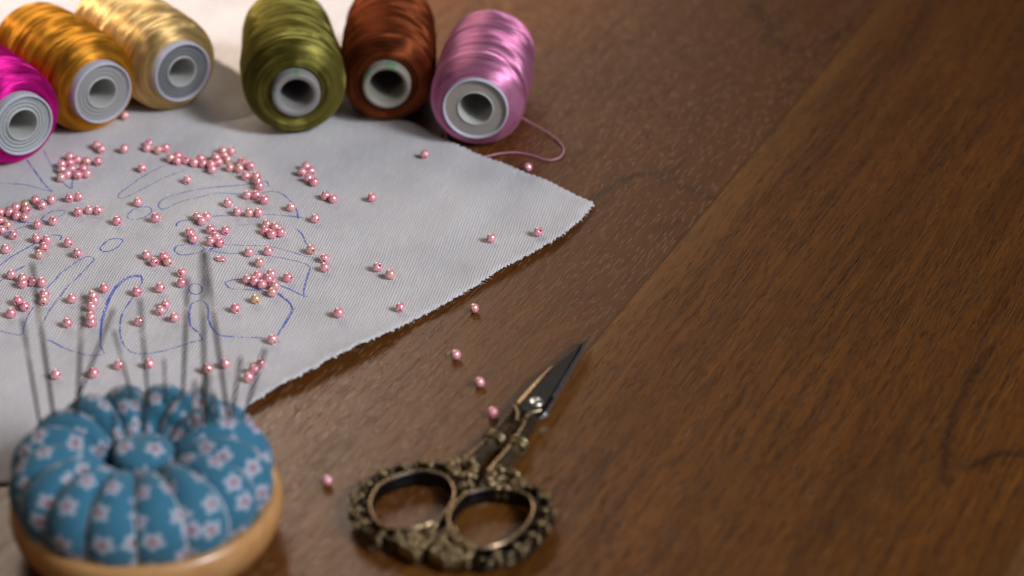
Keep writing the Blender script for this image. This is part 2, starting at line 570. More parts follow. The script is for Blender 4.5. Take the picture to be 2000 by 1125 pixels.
# ------------------------------------------------------------------ the cloth
CZ = 0.0009
edge_back = [(1158, 400), (1095, 373), (1030, 347), (960, 318), (880, 283), (820, 254), (798, 246), (770, 241), (748, 240)]
edge_side = [(748, 240), (742, 215), (742, 120), (738, 0), (735, -130)]
edge_far = [(735, -130), (-180, -130), (-180, 955)]
edge_left = [(-180, 955), (0, 942), (150, 925), (330, 876), (430, 828), (493, 793)]
edge_front = [(493, 793), (560, 757), (620, 728), (690, 692), (755, 661), (810, 628), (880, 592), (950, 548), (1000, 520), (1050, 492), (1098, 463), (1130, 434), (1158, 400)]


def dense(px, step):
    pts = spline([at(a, b, CZ) for a, b in px], 12)
    out, acc = [pts[0]], 0.0
    for a, b in zip(pts[:-1], pts[1:]):
        L = (b - a).length
        while acc + L >= step:
            t = (step - acc) / L
            a = a.lerp(b, t)
            out.append(a.copy())
            L = (b - a).length
            acc = 0.0
        acc += L
    return out


def jag(pts, amp, scallop=0.0, per=0.0024):
    out, s = [], 0.0
    for i, p in enumerate(pts):
        q = pts[min(i + 1, len(pts) - 1)]
        o = pts[max(i - 1, 0)]
        t = (q - o)
        t = t.normalized() if t.length > 0 else Vector((1, 0, 0))
        nrm = Vector((-t.y, t.x, 0))
        s += (p - o).length
        e = amp * (noise.noise((p.x * 900, p.y * 900, 1.0)) + 0.6 * noise.noise((p.x * 2600, p.y * 2600, 4.0)))
        e += scallop * abs(math.sin(math.pi * s / per + 0.8 * noise.noise((p.x * 150, p.y * 150, 2.0))))
        out.append(p + nrm * e)
    return out


B1 = jag(dense(edge_back, 0.0006), 0.00030, -0.0010, 0.0026)
B2 = dense(edge_side, 0.004)
B3 = [at(a, b, CZ) for a, b in edge_far]
B4 = dense(edge_left, 0.003)
B5 = jag(dense(edge_front, 0.00040), 0.00115)
FRONT2D = [(p.x, p.y) for p in dense(edge_front, 0.004)]
BACK2D = [(p.x, p.y) for p in dense(edge_back, 0.004)]


def cloth_z(P):
    """height of the top of the cloth at the rows of P"""
    P = np.atleast_2d(np.array(P, float))
    x, y = P[:, 0], P[:, 1]
    z = CZ + 0.0002 + 0.00042 * np.sin(x * 55 + y * 28 + 0.6) + 0.00038 * np.sin(-x * 31 + y * 74 + 2.0) + 0.00026 * np.sin(x * 150 + y * 110 + 1.3 * np.sin(y * 60)) + 0.0002 * np.sin(x * 230 - y * 120 + 1.7 * np.sin(x * 48))
    df = poly_dist(P, FRONT2D)
    db = poly_dist(P, BACK2D)
    z += (0.0007 + 0.0015 / (1 + np.exp((x + 0.030) / 0.008))) * (1 + 0.4 * np.sin(x * 110 + 1.0)) * np.exp(-(df / 0.007))
    z += (0.0006 + 0.0004 * np.sin(x * 120)) * np.exp(-(db / 0.004))
    return np.maximum(z, 0.00055)


def build_cloth():
    loop = B1[:-1] + B2[:-1] + B3[:-1] + B4[:-1] + B5[:-1]
    L2 = [Vector((p.x * 1000, p.y * 1000)) for p in loop]
    n = len(L2)
    arr = np.array([(p.x, p.y) for p in L2])

    def inside(P):
        r = np.zeros(len(P), bool)
        x, y = P[:, 0], P[:, 1]
        for i in range(n):
            x1, y1 = arr[i]
            x2, y2 = arr[(i + 1) % n]
            c = ((y1 > y) != (y2 > y))
            if c.any():
                r ^= c & (x < (x2 - x1) * (y - y1) / (y2 - y1 + 1e-12) + x1)
        return r
    lo, hi = arr.min(0), arr.max(0)
    gx, gy = np.meshgrid(np.arange(lo[0], hi[0], 2.6), np.arange(lo[1], hi[1], 2.6))
    G = np.stack([gx.ravel(), gy.ravel()], 1)
    G[:, 0] += 1.3 * (np.round((G[:, 1] - lo[1]) / 2.6) % 2)
    G = G[inside(G)]
    cl = [tuple(a) for a in arr]
    G = G[poly_dist(G, cl + [cl[0]]) > 1.2]
    vs = L2 + [Vector(g) for g in G]
    V, E, F, *_ = delaunay_2d_cdt(vs, [(i, (i + 1) % n) for i in range(n)], [], 1, 1e-4)
    P = np.array([(v.x / 1000, v.y / 1000) for v in V])
    Z = cloth_z(P)
    bm = bmesh.new()
    bv = [bm.verts.new((P[i, 0], P[i, 1], Z[i])) for i in range(len(P))]
    for f in F:
        try:
            bm.faces.new([bv[i] for i in f])
        except ValueError:
            pass
    bm.normal_update()
    if sum(f.normal.z for f in bm.faces) < 0:
        bmesh.ops.reverse_faces(bm, faces=bm.faces[:])
    rim = [e for e in bm.edges if e.is_boundary]
    ex = bmesh.ops.extrude_edge_only(bm, edges=rim)
    for v in ex['geom']:
        if isinstance(v, bmesh.types.BMVert):
            v.co.z -= 0.0004
    o = mesh_obj('cloth', bm, CLOTH)
    tag(o, 'off-white woven cotton cloth with a blue pen drawing and ragged cut edges', 'cloth')
    return o


cloth = build_cloth()


def mat_ink():
    k = NT('blue_pen_ink')
    p = k.obj()
    nz = k.noise(k.vmath('SCALE', p, s=1400.0), 1, 2)
    n2 = k.noise(k.vmath('SCALE', p, s=90.0), 1, 2)
    att = k.n('ShaderNodeAttribute', attribute_name='press')
    a = k.math('MULTIPLY', k.ss(k.math('ADD', nz, k.math('MULTIPLY', k.math('SUBTRACT', n2, 0.5), 0.5)), 0.32, 0.54), 0.95)
    a = k.math('MULTIPLY', a, att.outputs['Fac'], clamp=True)
    k.set(Base_Color=(0.11, 0.165, 0.60), Roughness=0.9, Alpha=a, Specular_IOR_Level=0.1)
    return k.m


INKS = [
    ([(0, 356), (47, 361.6), (70, 367), (102, 374.4)], .45, .8), ([(53, 315.7), (64, 331.7), (85, 359.5), (102, 374.4)], .5, .9),
    ([(85, 295), (98, 323), (110, 343), (124, 358.5), (139, 369), (141, 358), (144, 346)], .4, .75),
    ([(345, 318), (324, 325), (277, 347), (252, 364), (238, 373), (230, 382), (239, 387), (267, 376.5), (320, 351), (360, 333)], .45, .75),
    ([(525, 363), (519, 353), (489, 358), (449, 362), (387, 371), (337, 384), (315, 394), (310, 404), (320, 412), (350, 399), (395, 387), (424, 378), (474, 377), (514, 374.5), (529, 373), (549, 378), (564, 392), (579, 412), (583, 430)], .45, .95),
    ([(345, 449), (347, 442), (360, 437), (375, 436), (413, 426), (449, 423), (517, 421), (549, 423), (574, 425), (592, 427)], .45, .95),
    ([(464, 444), (504, 439), (550, 441)], .35, .45), ([(376, 449), (400, 447), (425, 447)], .35, .4),
    ([(248.5, 423.5), (252, 430), (267, 430), (288, 423.5), (296.5, 415), (292, 407.5), (277, 406.4), (260, 411.7), (248.5, 423.5)], .45, 1),
    ([(96, 434), (89, 434), (81, 427), (90, 419), (100, 414), (113, 412), (127, 414), (122, 422), (114, 426)], .45, .9),
    ([(27, 433), (64, 433)], .4, .8), ([(62, 437), (32, 446), (8, 456)], .45, .9),
    ([(0, 521.5), (20, 504), (40, 491), (60, 480), (80, 470), (99, 461), (110, 460.5), (120, 463), (118, 470)], .45, .9),
    ([(49, 518), (33, 528), (14, 540), (0, 551)], .45, .9),
    ([(84, 574), (94, 561), (108, 547), (112, 542), (120, 533), (133, 525), (148, 515), (162, 508), (174, 504.5), (184, 509), (178, 516), (163, 530), (145, 546), (132, 556.5), (120, 574), (113.5, 581), (101.4, 598), (94, 609), (84, 630)], .4, .9),
    ([(65, 598), (53, 618), (46, 640), (41, 652), (21, 650), (0, 645)], .45, .75),
    ([(94, 662), (128, 679), (159, 690), (185, 696), (202, 692), (197, 676), (196, 639), (205, 599), (219, 568), (242, 548), (262, 541), (276, 542), (275, 556), (260, 578), (242, 605), (235, 628), (236, 659), (247.5, 682), (270, 692), (313, 689), (356, 677.5), (384, 669), (394, 668), (390, 656), (373, 639), (370, 611), (375.5, 595), (390, 589), (400, 593), (406, 603), (407.5, 627), (415, 647), (430, 659.7), (444, 662), (481.6, 665), (521, 666.5)], .5, 1.0),
    ([(197, 668), (198, 639), (208, 600), (222, 569), (245, 549), (264, 543), (278, 545), (277, 556)], .45, 1),
    ([(382 + 13 * math.cos(a), 565.5 + 10.5 * math.sin(a)) for a in [i * math.pi / 6 for i in range(13)]], .4, .9),
    ([(196, 487), (199, 494), (213, 494), (227.6, 487), (239, 475.5), (237.5, 470), (225, 468.5), (210.5, 474), (196, 487)], .45, .95),
    ([(401, 492), (387, 484.4), (359, 483), (345, 485), (341.6, 493), (351.5, 500.4), (370, 501), (392, 497.6), (401, 491)], .5, 1),
    ([(410, 497), (414, 492), (422, 490)], .6, .8),
    ([(419.5, 485), (474, 481.5), (524, 480), (549, 485), (604, 501.4)], .4, .6), ([(412, 495), (439.5, 499), (499, 496.5), (536.5, 500), (569, 506.5), (594.5, 513), (605.5, 520)], .4, .65),
    ([(606, 521), (599, 544), (594.5, 562), (593.4, 577), (594, 582)], .5, .95), ([(601, 580.5), (588, 577), (576, 570.6), (559, 564), (547, 559.5)], .45, .9),
    ([(577.5, 446.6), (589, 456.6), (596, 471.5), (601, 480)], .45, .9),
    ([(476, 545.6), (453, 547), (441, 550.6), (441, 555), (449.6, 562.7), (464, 566), (482, 567), (504, 569), (521.7, 571.7), (541.6, 574), (553.7, 581.6), (564.7, 590.4), (570.3, 601.4), (569, 610), (557, 632), (542, 662)], .5, 1),
    ([(543, 576), (556, 585), (567, 595), (571, 606), (566, 620), (552, 645)], .45, 1),
    ([(534, 667), (541, 672), (546, 677)], .6, 1),
]


def build_ink():
    me = bpy.data.meshes.new('pen_drawing')
    V, F, A = [], [], []
    for pts, wd, pr in INKS:
        line = spline([at(a, b, CZ) for a, b in pts], 10)
        wd *= 0.00068
        rows = []
        for i, p in enumerate(line):
            t = (line[min(i + 1, len(line) - 1)] - line[max(i - 1, 0)])
            t = t.normalized() if t.length > 0 else Vector((1, 0, 0))
            nrm = Vector((-t.y, t.x, 0))
            k = wd * (0.85 + 0.5 * noise.noise((p.x * 300, p.y * 300, 3.0)))
            p = p + nrm * 0.00012 * noise.noise((p.x * 500, p.y * 500, 9.0))
            base = len(V)
            for s in (-1, 0, 1):
                V.append((p.x + nrm.x * k * s, p.y + nrm.y * k * s))
                A.append(pr if s == 0 else pr * 0.8)
            rows.append(base)
        for a, b in zip(rows[:-1], rows[1:]):
            F.append((a, a + 1, b + 1, b))
            F.append((a + 1, a + 2, b + 2, b + 1))
    Z = cloth_z(V) + 0.00005
    me.from_pydata([(v[0], v[1], z) for v, z in zip(V, Z)], [], F)
    at_ = me.attributes.new('press', 'FLOAT', 'POINT')
    at_.data.foreach_set('value', A)
    me.materials.append(mat_ink())
    o = bpy.data.objects.new('pen_drawing', me)
    COL.objects.link(o)
    o.parent = cloth
    o['label'] = 'leaf outlines drawn in blue ballpoint pen'


build_ink()

bm = bmesh.new()
for src, dens, ln in ((B5, 0.16, 0.0016), (B1, 0.10, 0.0010)):
    for i in range(2, len(src) - 2):
        if random.random() < dens:
            p = src[i]
            t = (src[i + 1] - src[i - 1]).normalized()
            out = Vector((t.y, -t.x, 0)) * (1 if True else -1)
            c = Vector((-0.02, 0.05, 0))
            if (p + out - p).dot(p - c) < 0:
                out = -out
            d = (out + t * random.uniform(-0.9, 0.9)).normalized() * ln * random.uniform(0.3, 1.0)
            z0 = float(cloth_z([(p.x, p.y)])[0]) - 0.0001
            a = Vector((p.x, p.y, z0)) - d * 0.3
            tube(bm, [a, a + d * 0.6 + Vector((0, 0, -0.0001)), a + d * 1.2 + Vector((0, 0, -0.0003))], [0.00010, 0.00008, 0.00004], 5)
fr = mesh_obj('frayed_fibres', bm, mat_simple('cotton_fibre', (0.62, 0.60, 0.58), 0.95), cloth)
fr['kind'] = 'stuff'

# ------------------------------------------------------------------ beads
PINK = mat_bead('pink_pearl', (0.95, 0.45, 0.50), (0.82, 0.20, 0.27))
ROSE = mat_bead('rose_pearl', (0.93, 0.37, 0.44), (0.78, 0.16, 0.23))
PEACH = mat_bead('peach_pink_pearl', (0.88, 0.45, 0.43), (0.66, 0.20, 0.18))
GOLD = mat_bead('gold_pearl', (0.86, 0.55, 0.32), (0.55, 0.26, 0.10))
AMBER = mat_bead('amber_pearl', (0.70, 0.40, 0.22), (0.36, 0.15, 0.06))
BR = 0.00163


def bead_mesh():
    bm = bmesh.new()
    h = 0.36 * BR
    prof = []
    a0 = math.asin(h / BR)
    for i in range(25):
        a = a0 + (math.pi - 2 * a0) * i / 24
        prof.append((BR * math.sin(a), BR * math.cos(a)))
    z = BR * math.cos(a0)
    prof += [(h * 0.93, -z * 0.985), (h * 0.88, -z * 0.9), (h * 0.88, z * 0.9), (h * 0.93, z * 0.985)]
    lathe(bm, prof, 36, closed=True)
    bmesh.ops.recalc_face_normals(bm, faces=bm.faces[:])
    return bm


beads_me = []
for m in (PINK, ROSE, PEACH, GOLD, AMBER):
    bm = bead_mesh()
    me = bpy.data.meshes.new('bead')
    bm.to_mesh(me)
    bm.free()
    me.polygons.foreach_set('use_smooth', [True] * len(me.polygons))
    me.materials.append(m)
    beads_me.append(me)

# clusters: (where, [pixel of each bead], options)
C = [
    ('back row of the big clump by the magenta spool', [(137, 309), (151, 314), (169.5, 315.5)]),
    ('middle of the big clump by the magenta spool', [(139, 319), (121, 324), (141, 331), (163, 330)]),
    ('front edge of the clump by the magenta spool', [(121, 333), (120, 347), (131, 341), (153, 342), (169.5, 339.5)]),
    ('touching the big clump by the magenta spool', [(192, 316)]),
    ('behind the big clump by the magenta spool', [(190, 288), (198.5, 294.5)]),
    ('alone between two pairs in front of the orange spool', [(243.5, 296)]),
    ('under the cream spool and orange spool', [(244, 228)]),
    ('behind the long pearl arc, facing the cream spool', [(291.5, 283), (288, 291.5), (310, 294), (324, 289)]),
    ('alone above the upper petal, before the back pairs', [(278, 329)]),
    ('starting the long arc on the cream spool side', [(335, 310), (346.5, 305), (346, 315)]),
    ('middle of the long arc below the green spool', [(363, 312, 'H'), (381, 316), (392, 307), (397, 317)]),
    ('front bulge of the long arc below the green spool', [(413, 318.5), (414.6, 328.5), (425, 315), (421.5, 304.5)]),
    ('peak of the long arc under the green spool', [(436, 292), (451, 293), (438, 301.5), (444, 309)]),
    ('falling stretch of the long arc', [(449.4, 324.5), (467.5, 327), (472.5, 315, 'H'), (489, 322)]),
    ('tail end of the long arc', [(480.6, 341), (500.5, 342), (503, 351.5), (507, 361)]),
    ('alone inside the long arc, between two petals', [(366.5, 350.5)]),
    ('trio under the tail of the long arc', [(484, 378), (500, 379), (517, 390.5)]),
    ('alone near the trio under the arc tail', [(445.5, 396)]),
    ('row of three on the third petal line', [(463.5, 414), (487, 416.5), (505.5, 417)]),
    ('alone on the curved petal end', [(568.5, 406)]),
    ('alone beside the petal tip, outside the drawing', [(616, 426.5)]),
    ('rear three on bare cloth before the green spool', [(598, 323), (590.5, 334), (607.5, 332)]),
    ('front two on bare cloth before the green spool', [(603, 348), (614, 356)]),
    ('pair on bare cloth below the brown spool', [(636, 383), (650.5, 388)]),
    ('alone on bare cloth before the brown spool', [(726.5, 385.5, 'R')]),
    ('bunch at the picture edge under the magenta spool', [(1, 412), (18, 412.5), (31, 402.5), (33, 419), (48, 422.5), (51, 406.5)]),
    ('on the rim of the bunch under the magenta spool', [(49, 396.5, 'A')]),
    ('chain of three leaving the bunch under the magenta spool', [(69.5, 388), (82.5, 398.5), (100.5, 389)]),
    ('pair on its own below the arrow shaped pen tip', [(136.5, 387), (154, 385)]),
    ('row of three below the free pair', [(153, 414), (174, 409), (192, 410)]),
    ('alone on bare cloth behind the small oval', [(270, 396.5)]),
    ('alone just outside the small oval, on its open side', [(229.3, 433)]),
    ('alone at the narrow end of the small oval', [(304.5, 429)]),
    ('group of three below the bunch at the cloth side', [(0, 429), (14.5, 437), (4, 447)]),
    ('alone below the small leaf loop', [(73.5, 438)]),
    ('with its hole turned up, beside the small leaf loop', [(104, 432, 'H')]),
    ('alone between the pen lines at the picture edge', [(26, 456)]),
    ('alone on the lowest pen line at the picture edge', [(11, 486)]),
    ('slanting string of four on the second pen line', [(71, 465), (92, 468), (86, 481), (76.5, 494.5)]),
    ('alone behind the narrow leaf', [(134, 476)]),
    ('alone at the tip of the narrow leaf', [(152, 497.5)]),
    ('trio on the middle petal line', [(387, 428), (403, 426.5), (394, 435)]),
    ('slanting pair beside the trio on the middle petal line', [(371, 459), (379, 471)]),
    ('alone behind the tight trio', [(412.3, 453)]),
    ('alone to one side of the tight trio', [(441, 454)]),
    ('tight trio near the tallest needle tops', [(422.2, 467.3), (412.3, 477), (429.4, 479)]),
    ('tight bunch of five in the drawing', [(521, 439), (537.4, 443), (518, 450), (532, 456), (547.4, 453)]),
    ('alone on the fine double line, farther from the bunch of five', [(486.7, 492.7)]),
    ('alone on the fine double line, in front of the bunch of five', [(524.2, 488.3)]),
    ('pale one alone below the fine double line', [(507, 513, 'P')]),
    ('left pair of the two slanting pairs', [(286.5, 501), (301.3, 512)]),
    ('right pair of the two slanting pairs', [(320, 502), (328.4, 511)]),
    ('two behind one another by the small circle', [(355.4, 533.5), (355.4, 554)]),
    ('alone left of the two by the small circle', [(313.5, 563.8)]),
    ('on the thick petal line, its hole to the front', [(267.7, 567, 'R')]),
    ('slanting pair inside the broad petal', [(323.7, 594), (313.8, 604.5)]),
    ('alone below the slanting pair inside the broad petal', [(340.8, 618.3)]),
    ('alone at the inner side of the broad petal', [(271.4, 626)]),
    ('alone behind the heap on the hook shaped line', [(562.5, 542.5, 'R')]),
    ('heap on the hook shaped line, its rear half', [(483.7, 545.8), (504, 539), (525, 547), (530.5, 537.5)]),
    ('heap on the hook shaped line, its front half', [(498.6, 551.3), (510.7, 556.2), (537.2, 559.5), (532.2, 571)]),
    ('alone in front of the heap on the hook shaped line', [(499.7, 584.3, 'G')]),
    ('alone beside the golden bead', [(460.5, 605.3, 'R')]),
    ('alone at the end of the short curved pen dash', [(607.6, 486, 'P')]),
    ('two behind one another outside the drawing', [(634, 502), (634.6, 519.6)]),
    ('with its hole ring turned up, on bare cloth', [(737.6, 519.6, 'O')]),
    ('without visible hole, next to the ringed bead on bare cloth', [(762.4, 536, 'P')]),
    ('alone on bare cloth close to the front cloth edge', [(781.5, 601)]),
    ('alone on bare cloth facing the pincushion side', [(661.8, 616, 'R')]),
    ('alone on bare cloth toward the cloth corner', [(959.5, 466.5)]),
    ('with its hole ring turned up, at the cloth corner', [(1051.7, 454.5, 'O')]),
    ('alone by the scalloped edge in front of the pink spool', [(829.6, 302)]),
    ('alone at the pen line corner above the pincushion', [(22.5, 536.5)]),
    ('four beads across the tall dark needle', [(44.5, 543.5), (45.5, 554), (63.3, 551), (81, 552.5)]),
    ('two overlapping right of the tall dark needle', [(87.5, 574), (85.4, 584)]),
    ('pair behind the single bead at the tall dark needle', [(35.3, 586), (48.5, 596)]),
    ('alone in front of the pair at the tall dark needle', [(21.5, 609.4)]),
    ('alone between the tall dark needle and the upright string', [(140.6, 581)]),
    ('alone behind the upright string of five', [(203.4, 561, 'R')]),
    ('upright string of five', [(181, 575), (184, 585.5), (178.6, 598.4), (177.5, 617), (178.6, 627)]),
    ('alone to one side of the upright string foot', [(131.8, 628, 'R')]),
    ('first of the row behind the pincushion', [(109.5, 730)]),
    ('second of the row behind the pincushion', [(182.6, 729)]),
    ('third of the row behind the pincushion', [(232.7, 713)]),
    ('fourth of the row behind the pincushion, crossed by a needle', [(291.6, 713)]),
    ('fifth of the row behind the pincushion, in front of thin needles', [(405.4, 722)]),
    ('sixth of the row behind the pincushion, by the bent pair of needles', [(440, 714)]),
    ('threesome behind the leaning brown needle', [(510.6, 717), (497, 729), (486.4, 743)]),
    ('alone at the pen corner above the leaning brown needle', [(532.7, 669)]),
]
CW = [
    ('lying on bare wood beside the loop of pink thread', [(1030.9, 326.7)]),
    ('lying on wood, closest to the front cloth edge', [(926, 602)]),
    ('second on wood toward the scissors', [(890, 693)]),
    ('lying on wood, third in the line toward the scissors', [(936.5, 746.5)]),
    ('lying on wood against the scissors shank', [(962, 805.5, 'R')]),
    ('lying alone on wood between pincushion and scissors', [(638.5, 938)]),
]
ordinal = ['leftmost', 'second from left', 'third from left', 'fourth from left', 'fifth from left', 'sixth from left']
CNAME = {'A': 'brown amber pearl bead', 'G': 'golden peach pearl bead', 'R': 'deep rose pearl bead', 'P': 'pale peach pink pearl bead'}

items = []
for tab, wood in ((C, False), (CW, True)):
    for where, pts in tab:
        pts = sorted(pts, key=lambda p: p[0])
        n = len(pts)
        dx = pts[-1][0] - pts[0][0]
        for i, p in enumerate(pts):
            opt = p[2] if len(p) > 2 else ''
            kind = CNAME.get(opt, 'pink pearl bead')
            if n == 1:
                lab = f'{kind} {where}'
            elif n == 2:
                if dx < 8:
                    back = p[1] == min(q[1] for q in pts)
                    lab = f'{"rear" if back else "front"} {kind}: {where}'
                else:
                    lab = f'{"left" if i == 0 else "right"} {kind}: {where}'
            else:
                o_ = ordinal[i] if i < n - 1 else 'rightmost'
                lab = f'{kind} {o_}: {where}'
            g = at(p[0], p[1], (0.0 if wood else CZ) + BR)
            items.append([Vector((g.x, g.y, 0)), lab, opt, wood])

# let beads that would interpenetrate slide apart
for it in range(40):
    for i in range(len(items)):
        for j in range(i + 1, len(items)):
            d = items[i][0] - items[j][0]
            L = d.length
            if 1e-9 < L < 2 * BR * 0.96:
                k = (2 * BR * 0.97 - L) * 0.5
                items[i][0] += d.normalized() * k * 0.9
                items[j][0] -= d.normalized() * k * 0.9
zz = cloth_z([(i[0].x, i[0].y) for i in items])
rb = random.Random(3)
proto = None
for (p, lab, opt, wood), z in zip(items, zz):
    t = rb.random()
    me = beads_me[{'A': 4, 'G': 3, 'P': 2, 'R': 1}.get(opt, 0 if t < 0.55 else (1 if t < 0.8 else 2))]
    if proto is None:
        o = bpy.data.objects.new('bead', me)
        proto = o
    else:
        o = proto.copy()
        o.data = me
    COL.objects.link(o)
    sc = rb.uniform(0.96, 1.04)
    zb = (0.0 if wood else z) + BR * sc - (0 if wood else 0.00006)
    o.location = (p.x, p.y, zb)
    o.scale = (sc, sc, sc)
    if opt in ('H', 'O'):
        dr = Vector((0.05, -0.72, 0.68)) if opt == 'H' else Vector((0.42, -0.62, 0.62))
    else:
        a = rb.uniform(0, 2 * math.pi)
        dr = Vector((math.cos(a), math.sin(a), rb.uniform(-0.25, 0.35)))
        if dr.normalized().dot((CAM - o.location).normalized()) > (0.45 if rb.random() < 0.88 else 2.0):
            dr = Vector((dr.y + 0.8, 0.3, 0.1))
        if False:
            dr = Vector((0.25, -0.75, 0.55))
    o.rotation_euler = dr.normalized().to_track_quat('Z', 'Y').to_euler()
    tag(o, lab, 'bead', 'loose pearl beads')

# the broken bead
bm = bmesh.new()
n = 28
outer, inner = [], []
for i in range(7):
    a = math.pi / 2 * i / 6
    ro, ri = [], []
    for kx in range(n):
        f = 2 * math.pi * kx / n
        cut = 1.0 + 0.10 * math.sin(3 * f + 1) + 0.07 * math.sin(7 * f)
        ro.append(bm.verts.new((BR * 1.15 * math.sin(a) * math.cos(f) * (1.25 if math.cos(f) > 0 else 1.0) * (1 + 0.12 * (i == 6) * math.sin(5 * f)), BR * math.sin(a) * math.sin(f), BR * (math.cos(a) - 1) * cut * 0.85)))
        ri.append(bm.verts.new((BR * 0.9 * math.sin(a) * math.cos(f), BR * 0.8 * math.sin(a) * math.sin(f), BR * (0.8 * math.cos(a) - 1) * 0.85)))
    outer.append(ro)
    inner.append(ri)
for rings, flip in ((outer, False), (inner, True)):
    for a, b in zip(rings[:-1], rings[1:]):
        for kx in range(n):
            f = (a[kx], a[(kx + 1) % n], b[(kx + 1) % n], b[kx])
            bm.faces.new(tuple(reversed(f)) if flip else f)
for kx in range(n):
    bm.faces.new((outer[-1][kx], outer[-1][(kx + 1) % n], inner[-1][(kx + 1) % n], inner[-1][kx]))
bmesh.ops.remove_doubles(bm, verts=bm.verts[:], dist=1e-6)
bmesh.ops.recalc_face_normals(bm, faces=bm.faces[:])
pb = at(432, 510, CZ)
o = mesh_obj('broken_bead', bm, ROSE, None, True, (pb.x, pb.y, float(cloth_z([(pb.x, pb.y)])[0]) + 0.00125))
o.rotation_euler = (R(-20), R(8), R(-8))
tag(o, 'broken half shell of a pink bead lying flat on the cloth', 'bead')

# ------------------------------------------------------------------ thread spools
def spool(name, label, front_px, zc, yaw, rt, length, rc, rh, mats, kind, tilt=0.0, on_cloth=True, seed=0.0, protr=0.003, back=None):
    """front_px: pixel of the middle of the core's front rim; the axis lies level and runs back at yaw (to the right positive)."""
    base = (CZ if on_cloth else 0.0)
    P = at(front_px[0], front_px[1], base + zc)
    root = empty(name, (P.x, P.y, base))
    # local +Z of the turned parts runs from the front rim to the back
    ax = Vector((math.sin(yaw) * math.cos(tilt), math.cos(yaw) * math.cos(tilt), math.sin(tilt)))
    q = ax.to_track_quat('Z', 'Y')
    back = back or rt * 0.97
    L = length
    bm = bmesh.new()
    if kind != 'tube':
        prof = [(rc * 0.98, protr), (rc + 0.0009, protr + 0.0001), (rc + 0.0022, protr + 0.0005), (rt * 0.87, protr + 0.0017), (rt * 0.945, protr + 0.0033), (rt * 0.985, protr + 0.0056), (rt, protr + 0.0090)]
    else:
        prof = [(rc * 0.98, protr + 0.0022), (rc + 0.0010, protr + 0.0008), (rc + 0.0030, protr + 0.0002), (rt * 0.80, protr + 0.0011), (rt * 0.90, protr + 0.0028), (rt * 0.96, protr + 0.0055), (rt * 0.99, protr + 0.009), (rt, protr + 0.013)]
    nn = 40
    z0 = prof[-1][1]
    for i in range(1, nn):
        t = i / nn
        z = z0 + (L - 0.012 - z0) * t
        wob = 0.00045 * noise.noise((z * 260, seed, 0.5)) + 0.0002 * noise.noise((z * 900, seed, 1.5)) + 0.0003 * math.sin(math.pi * t)
        prof.append((rt + (back - rt) * t + wob, z))
    prof += [(back * 0.995, L - 0.010), (back * 0.96, L - 0.006), (back * 0.88, L - 0.003), (rc + 0.002, L - 0.0015), (rc * 0.98, L - 0.001)]
    lathe(bm, prof, 96)
    bmesh.ops.recalc_face_normals(bm, faces=bm.faces[:])
    # recalc on an open surface may point inward
    f0 = max(bm.faces, key=lambda f: f.calc_center_median().xy.length)
    if f0.normal.dot(Vector((*f0.calc_center_median().xy, 0))) < 0:
        bmesh.ops.reverse_faces(bm, faces=bm.faces[:])
    t_ = mesh_obj('wound_thread', bm, mats[0], root)
    off = Vector((0, 0, zc))
    t_.location = off
    t_.rotation_mode = 'QUATERNION'
    t_.rotation_quaternion = q
    parts = [t_]
    if kind != 'tube':
        bm = bmesh.new()
        w = 0.0009
        prof = [(rc - 0.0002, protr + 0.004), (rc, protr), (rc, 0.0004), (rc - 0.0003, 0.0), (rc - w + 0.0003, 0.0), (rc - w, 0.0004), (rc - w, 0.0014), (rc - w - 0.0002, 0.0016)]
        lathe(bm, prof, 80)
        bmesh.ops.recalc_face_normals(bm, faces=bm.faces[:])
        parts.append(mesh_obj('end_cap', bm, mats[1], root))
        bm = bmesh.new()
        prof = [(rc - w + 0.0001, 0.0013)]
        r = rc - w - 0.0003
        k = 0
        while r > rh + 0.0006 and kind == 'cap':
            prof.append((r, 0.0010 + 0.0003 * (k % 2)))
            prof.append((r - 0.0004, 0.0010 + 0.0003 * (k % 2)))
            r -= 0.0007
            k += 1
        prof += [(rh + 0.0004, 0.0010)]
        lathe(bm, prof, 80)
        bmesh.ops.recalc_face_normals(bm, faces=bm.faces[:])
        parts.append(mesh_obj('paper_core', bm, mats[2], root))
        bm = bmesh.new()
        lathe(bm, [(rh + 0.0005, 0.0012), (rh + 0.0004, 0.0007), (rh + 0.0001, 0.0006), (rh, 0.0010), (rh * 0.99, 0.006), (rh * 0.98, L * 0.8)], 64)
        bmesh.ops.recalc_face_normals(bm, faces=bm.faces[:])
        parts.append(mesh_obj('inner_tube', bm, TUBE, root))
    else:
        bm = bmesh.new()
        prof = [(rc, protr + 0.010), (rc, 0.0010), (rc - 0.0004, 0.0003), (rc - 0.0010, 0.0), (rh + 0.0010, 0.0002), (rh + 0.0003, 0.0008), (rh, 0.0018), (rh * 0.98, 0.010), (rh * 0.96, L * 0.8)]
        lathe(bm, prof, 80)
        bmesh.ops.recalc_face_normals(bm, faces=bm.faces[:])
        parts.append(mesh_obj('paper_core', bm, mats[1], root))
        # scraps of green print left on the rim
        for a0, a1 in mats[3]:
            bm = bmesh.new()
            m = 10
            prev = None
            for i in range(m + 1):
                a = a0 + (a1 - a0) * i / m
                e = 0.00015 * math.sin(i * 2.1)
                row = [bm.verts.new((rr * math.cos(a), rr * math.sin(a), zz_)) for rr, zz_ in ((rc + 0.00006, 0.0034 + e), (rc + 0.00006, 0.0009), (rc - 0.0004, 0.00022), (rc - 0.0009 - e, -0.00004))]
                if prev:
                    for a_, b_, c_, d_ in zip(prev[:-1], prev[1:], row[1:], row[:-1]):
                        bm.faces.new((a_, b_, c_, d_))
                prev = row
            parts.append(mesh_obj('printed_scrap', bm, mats[2], root))
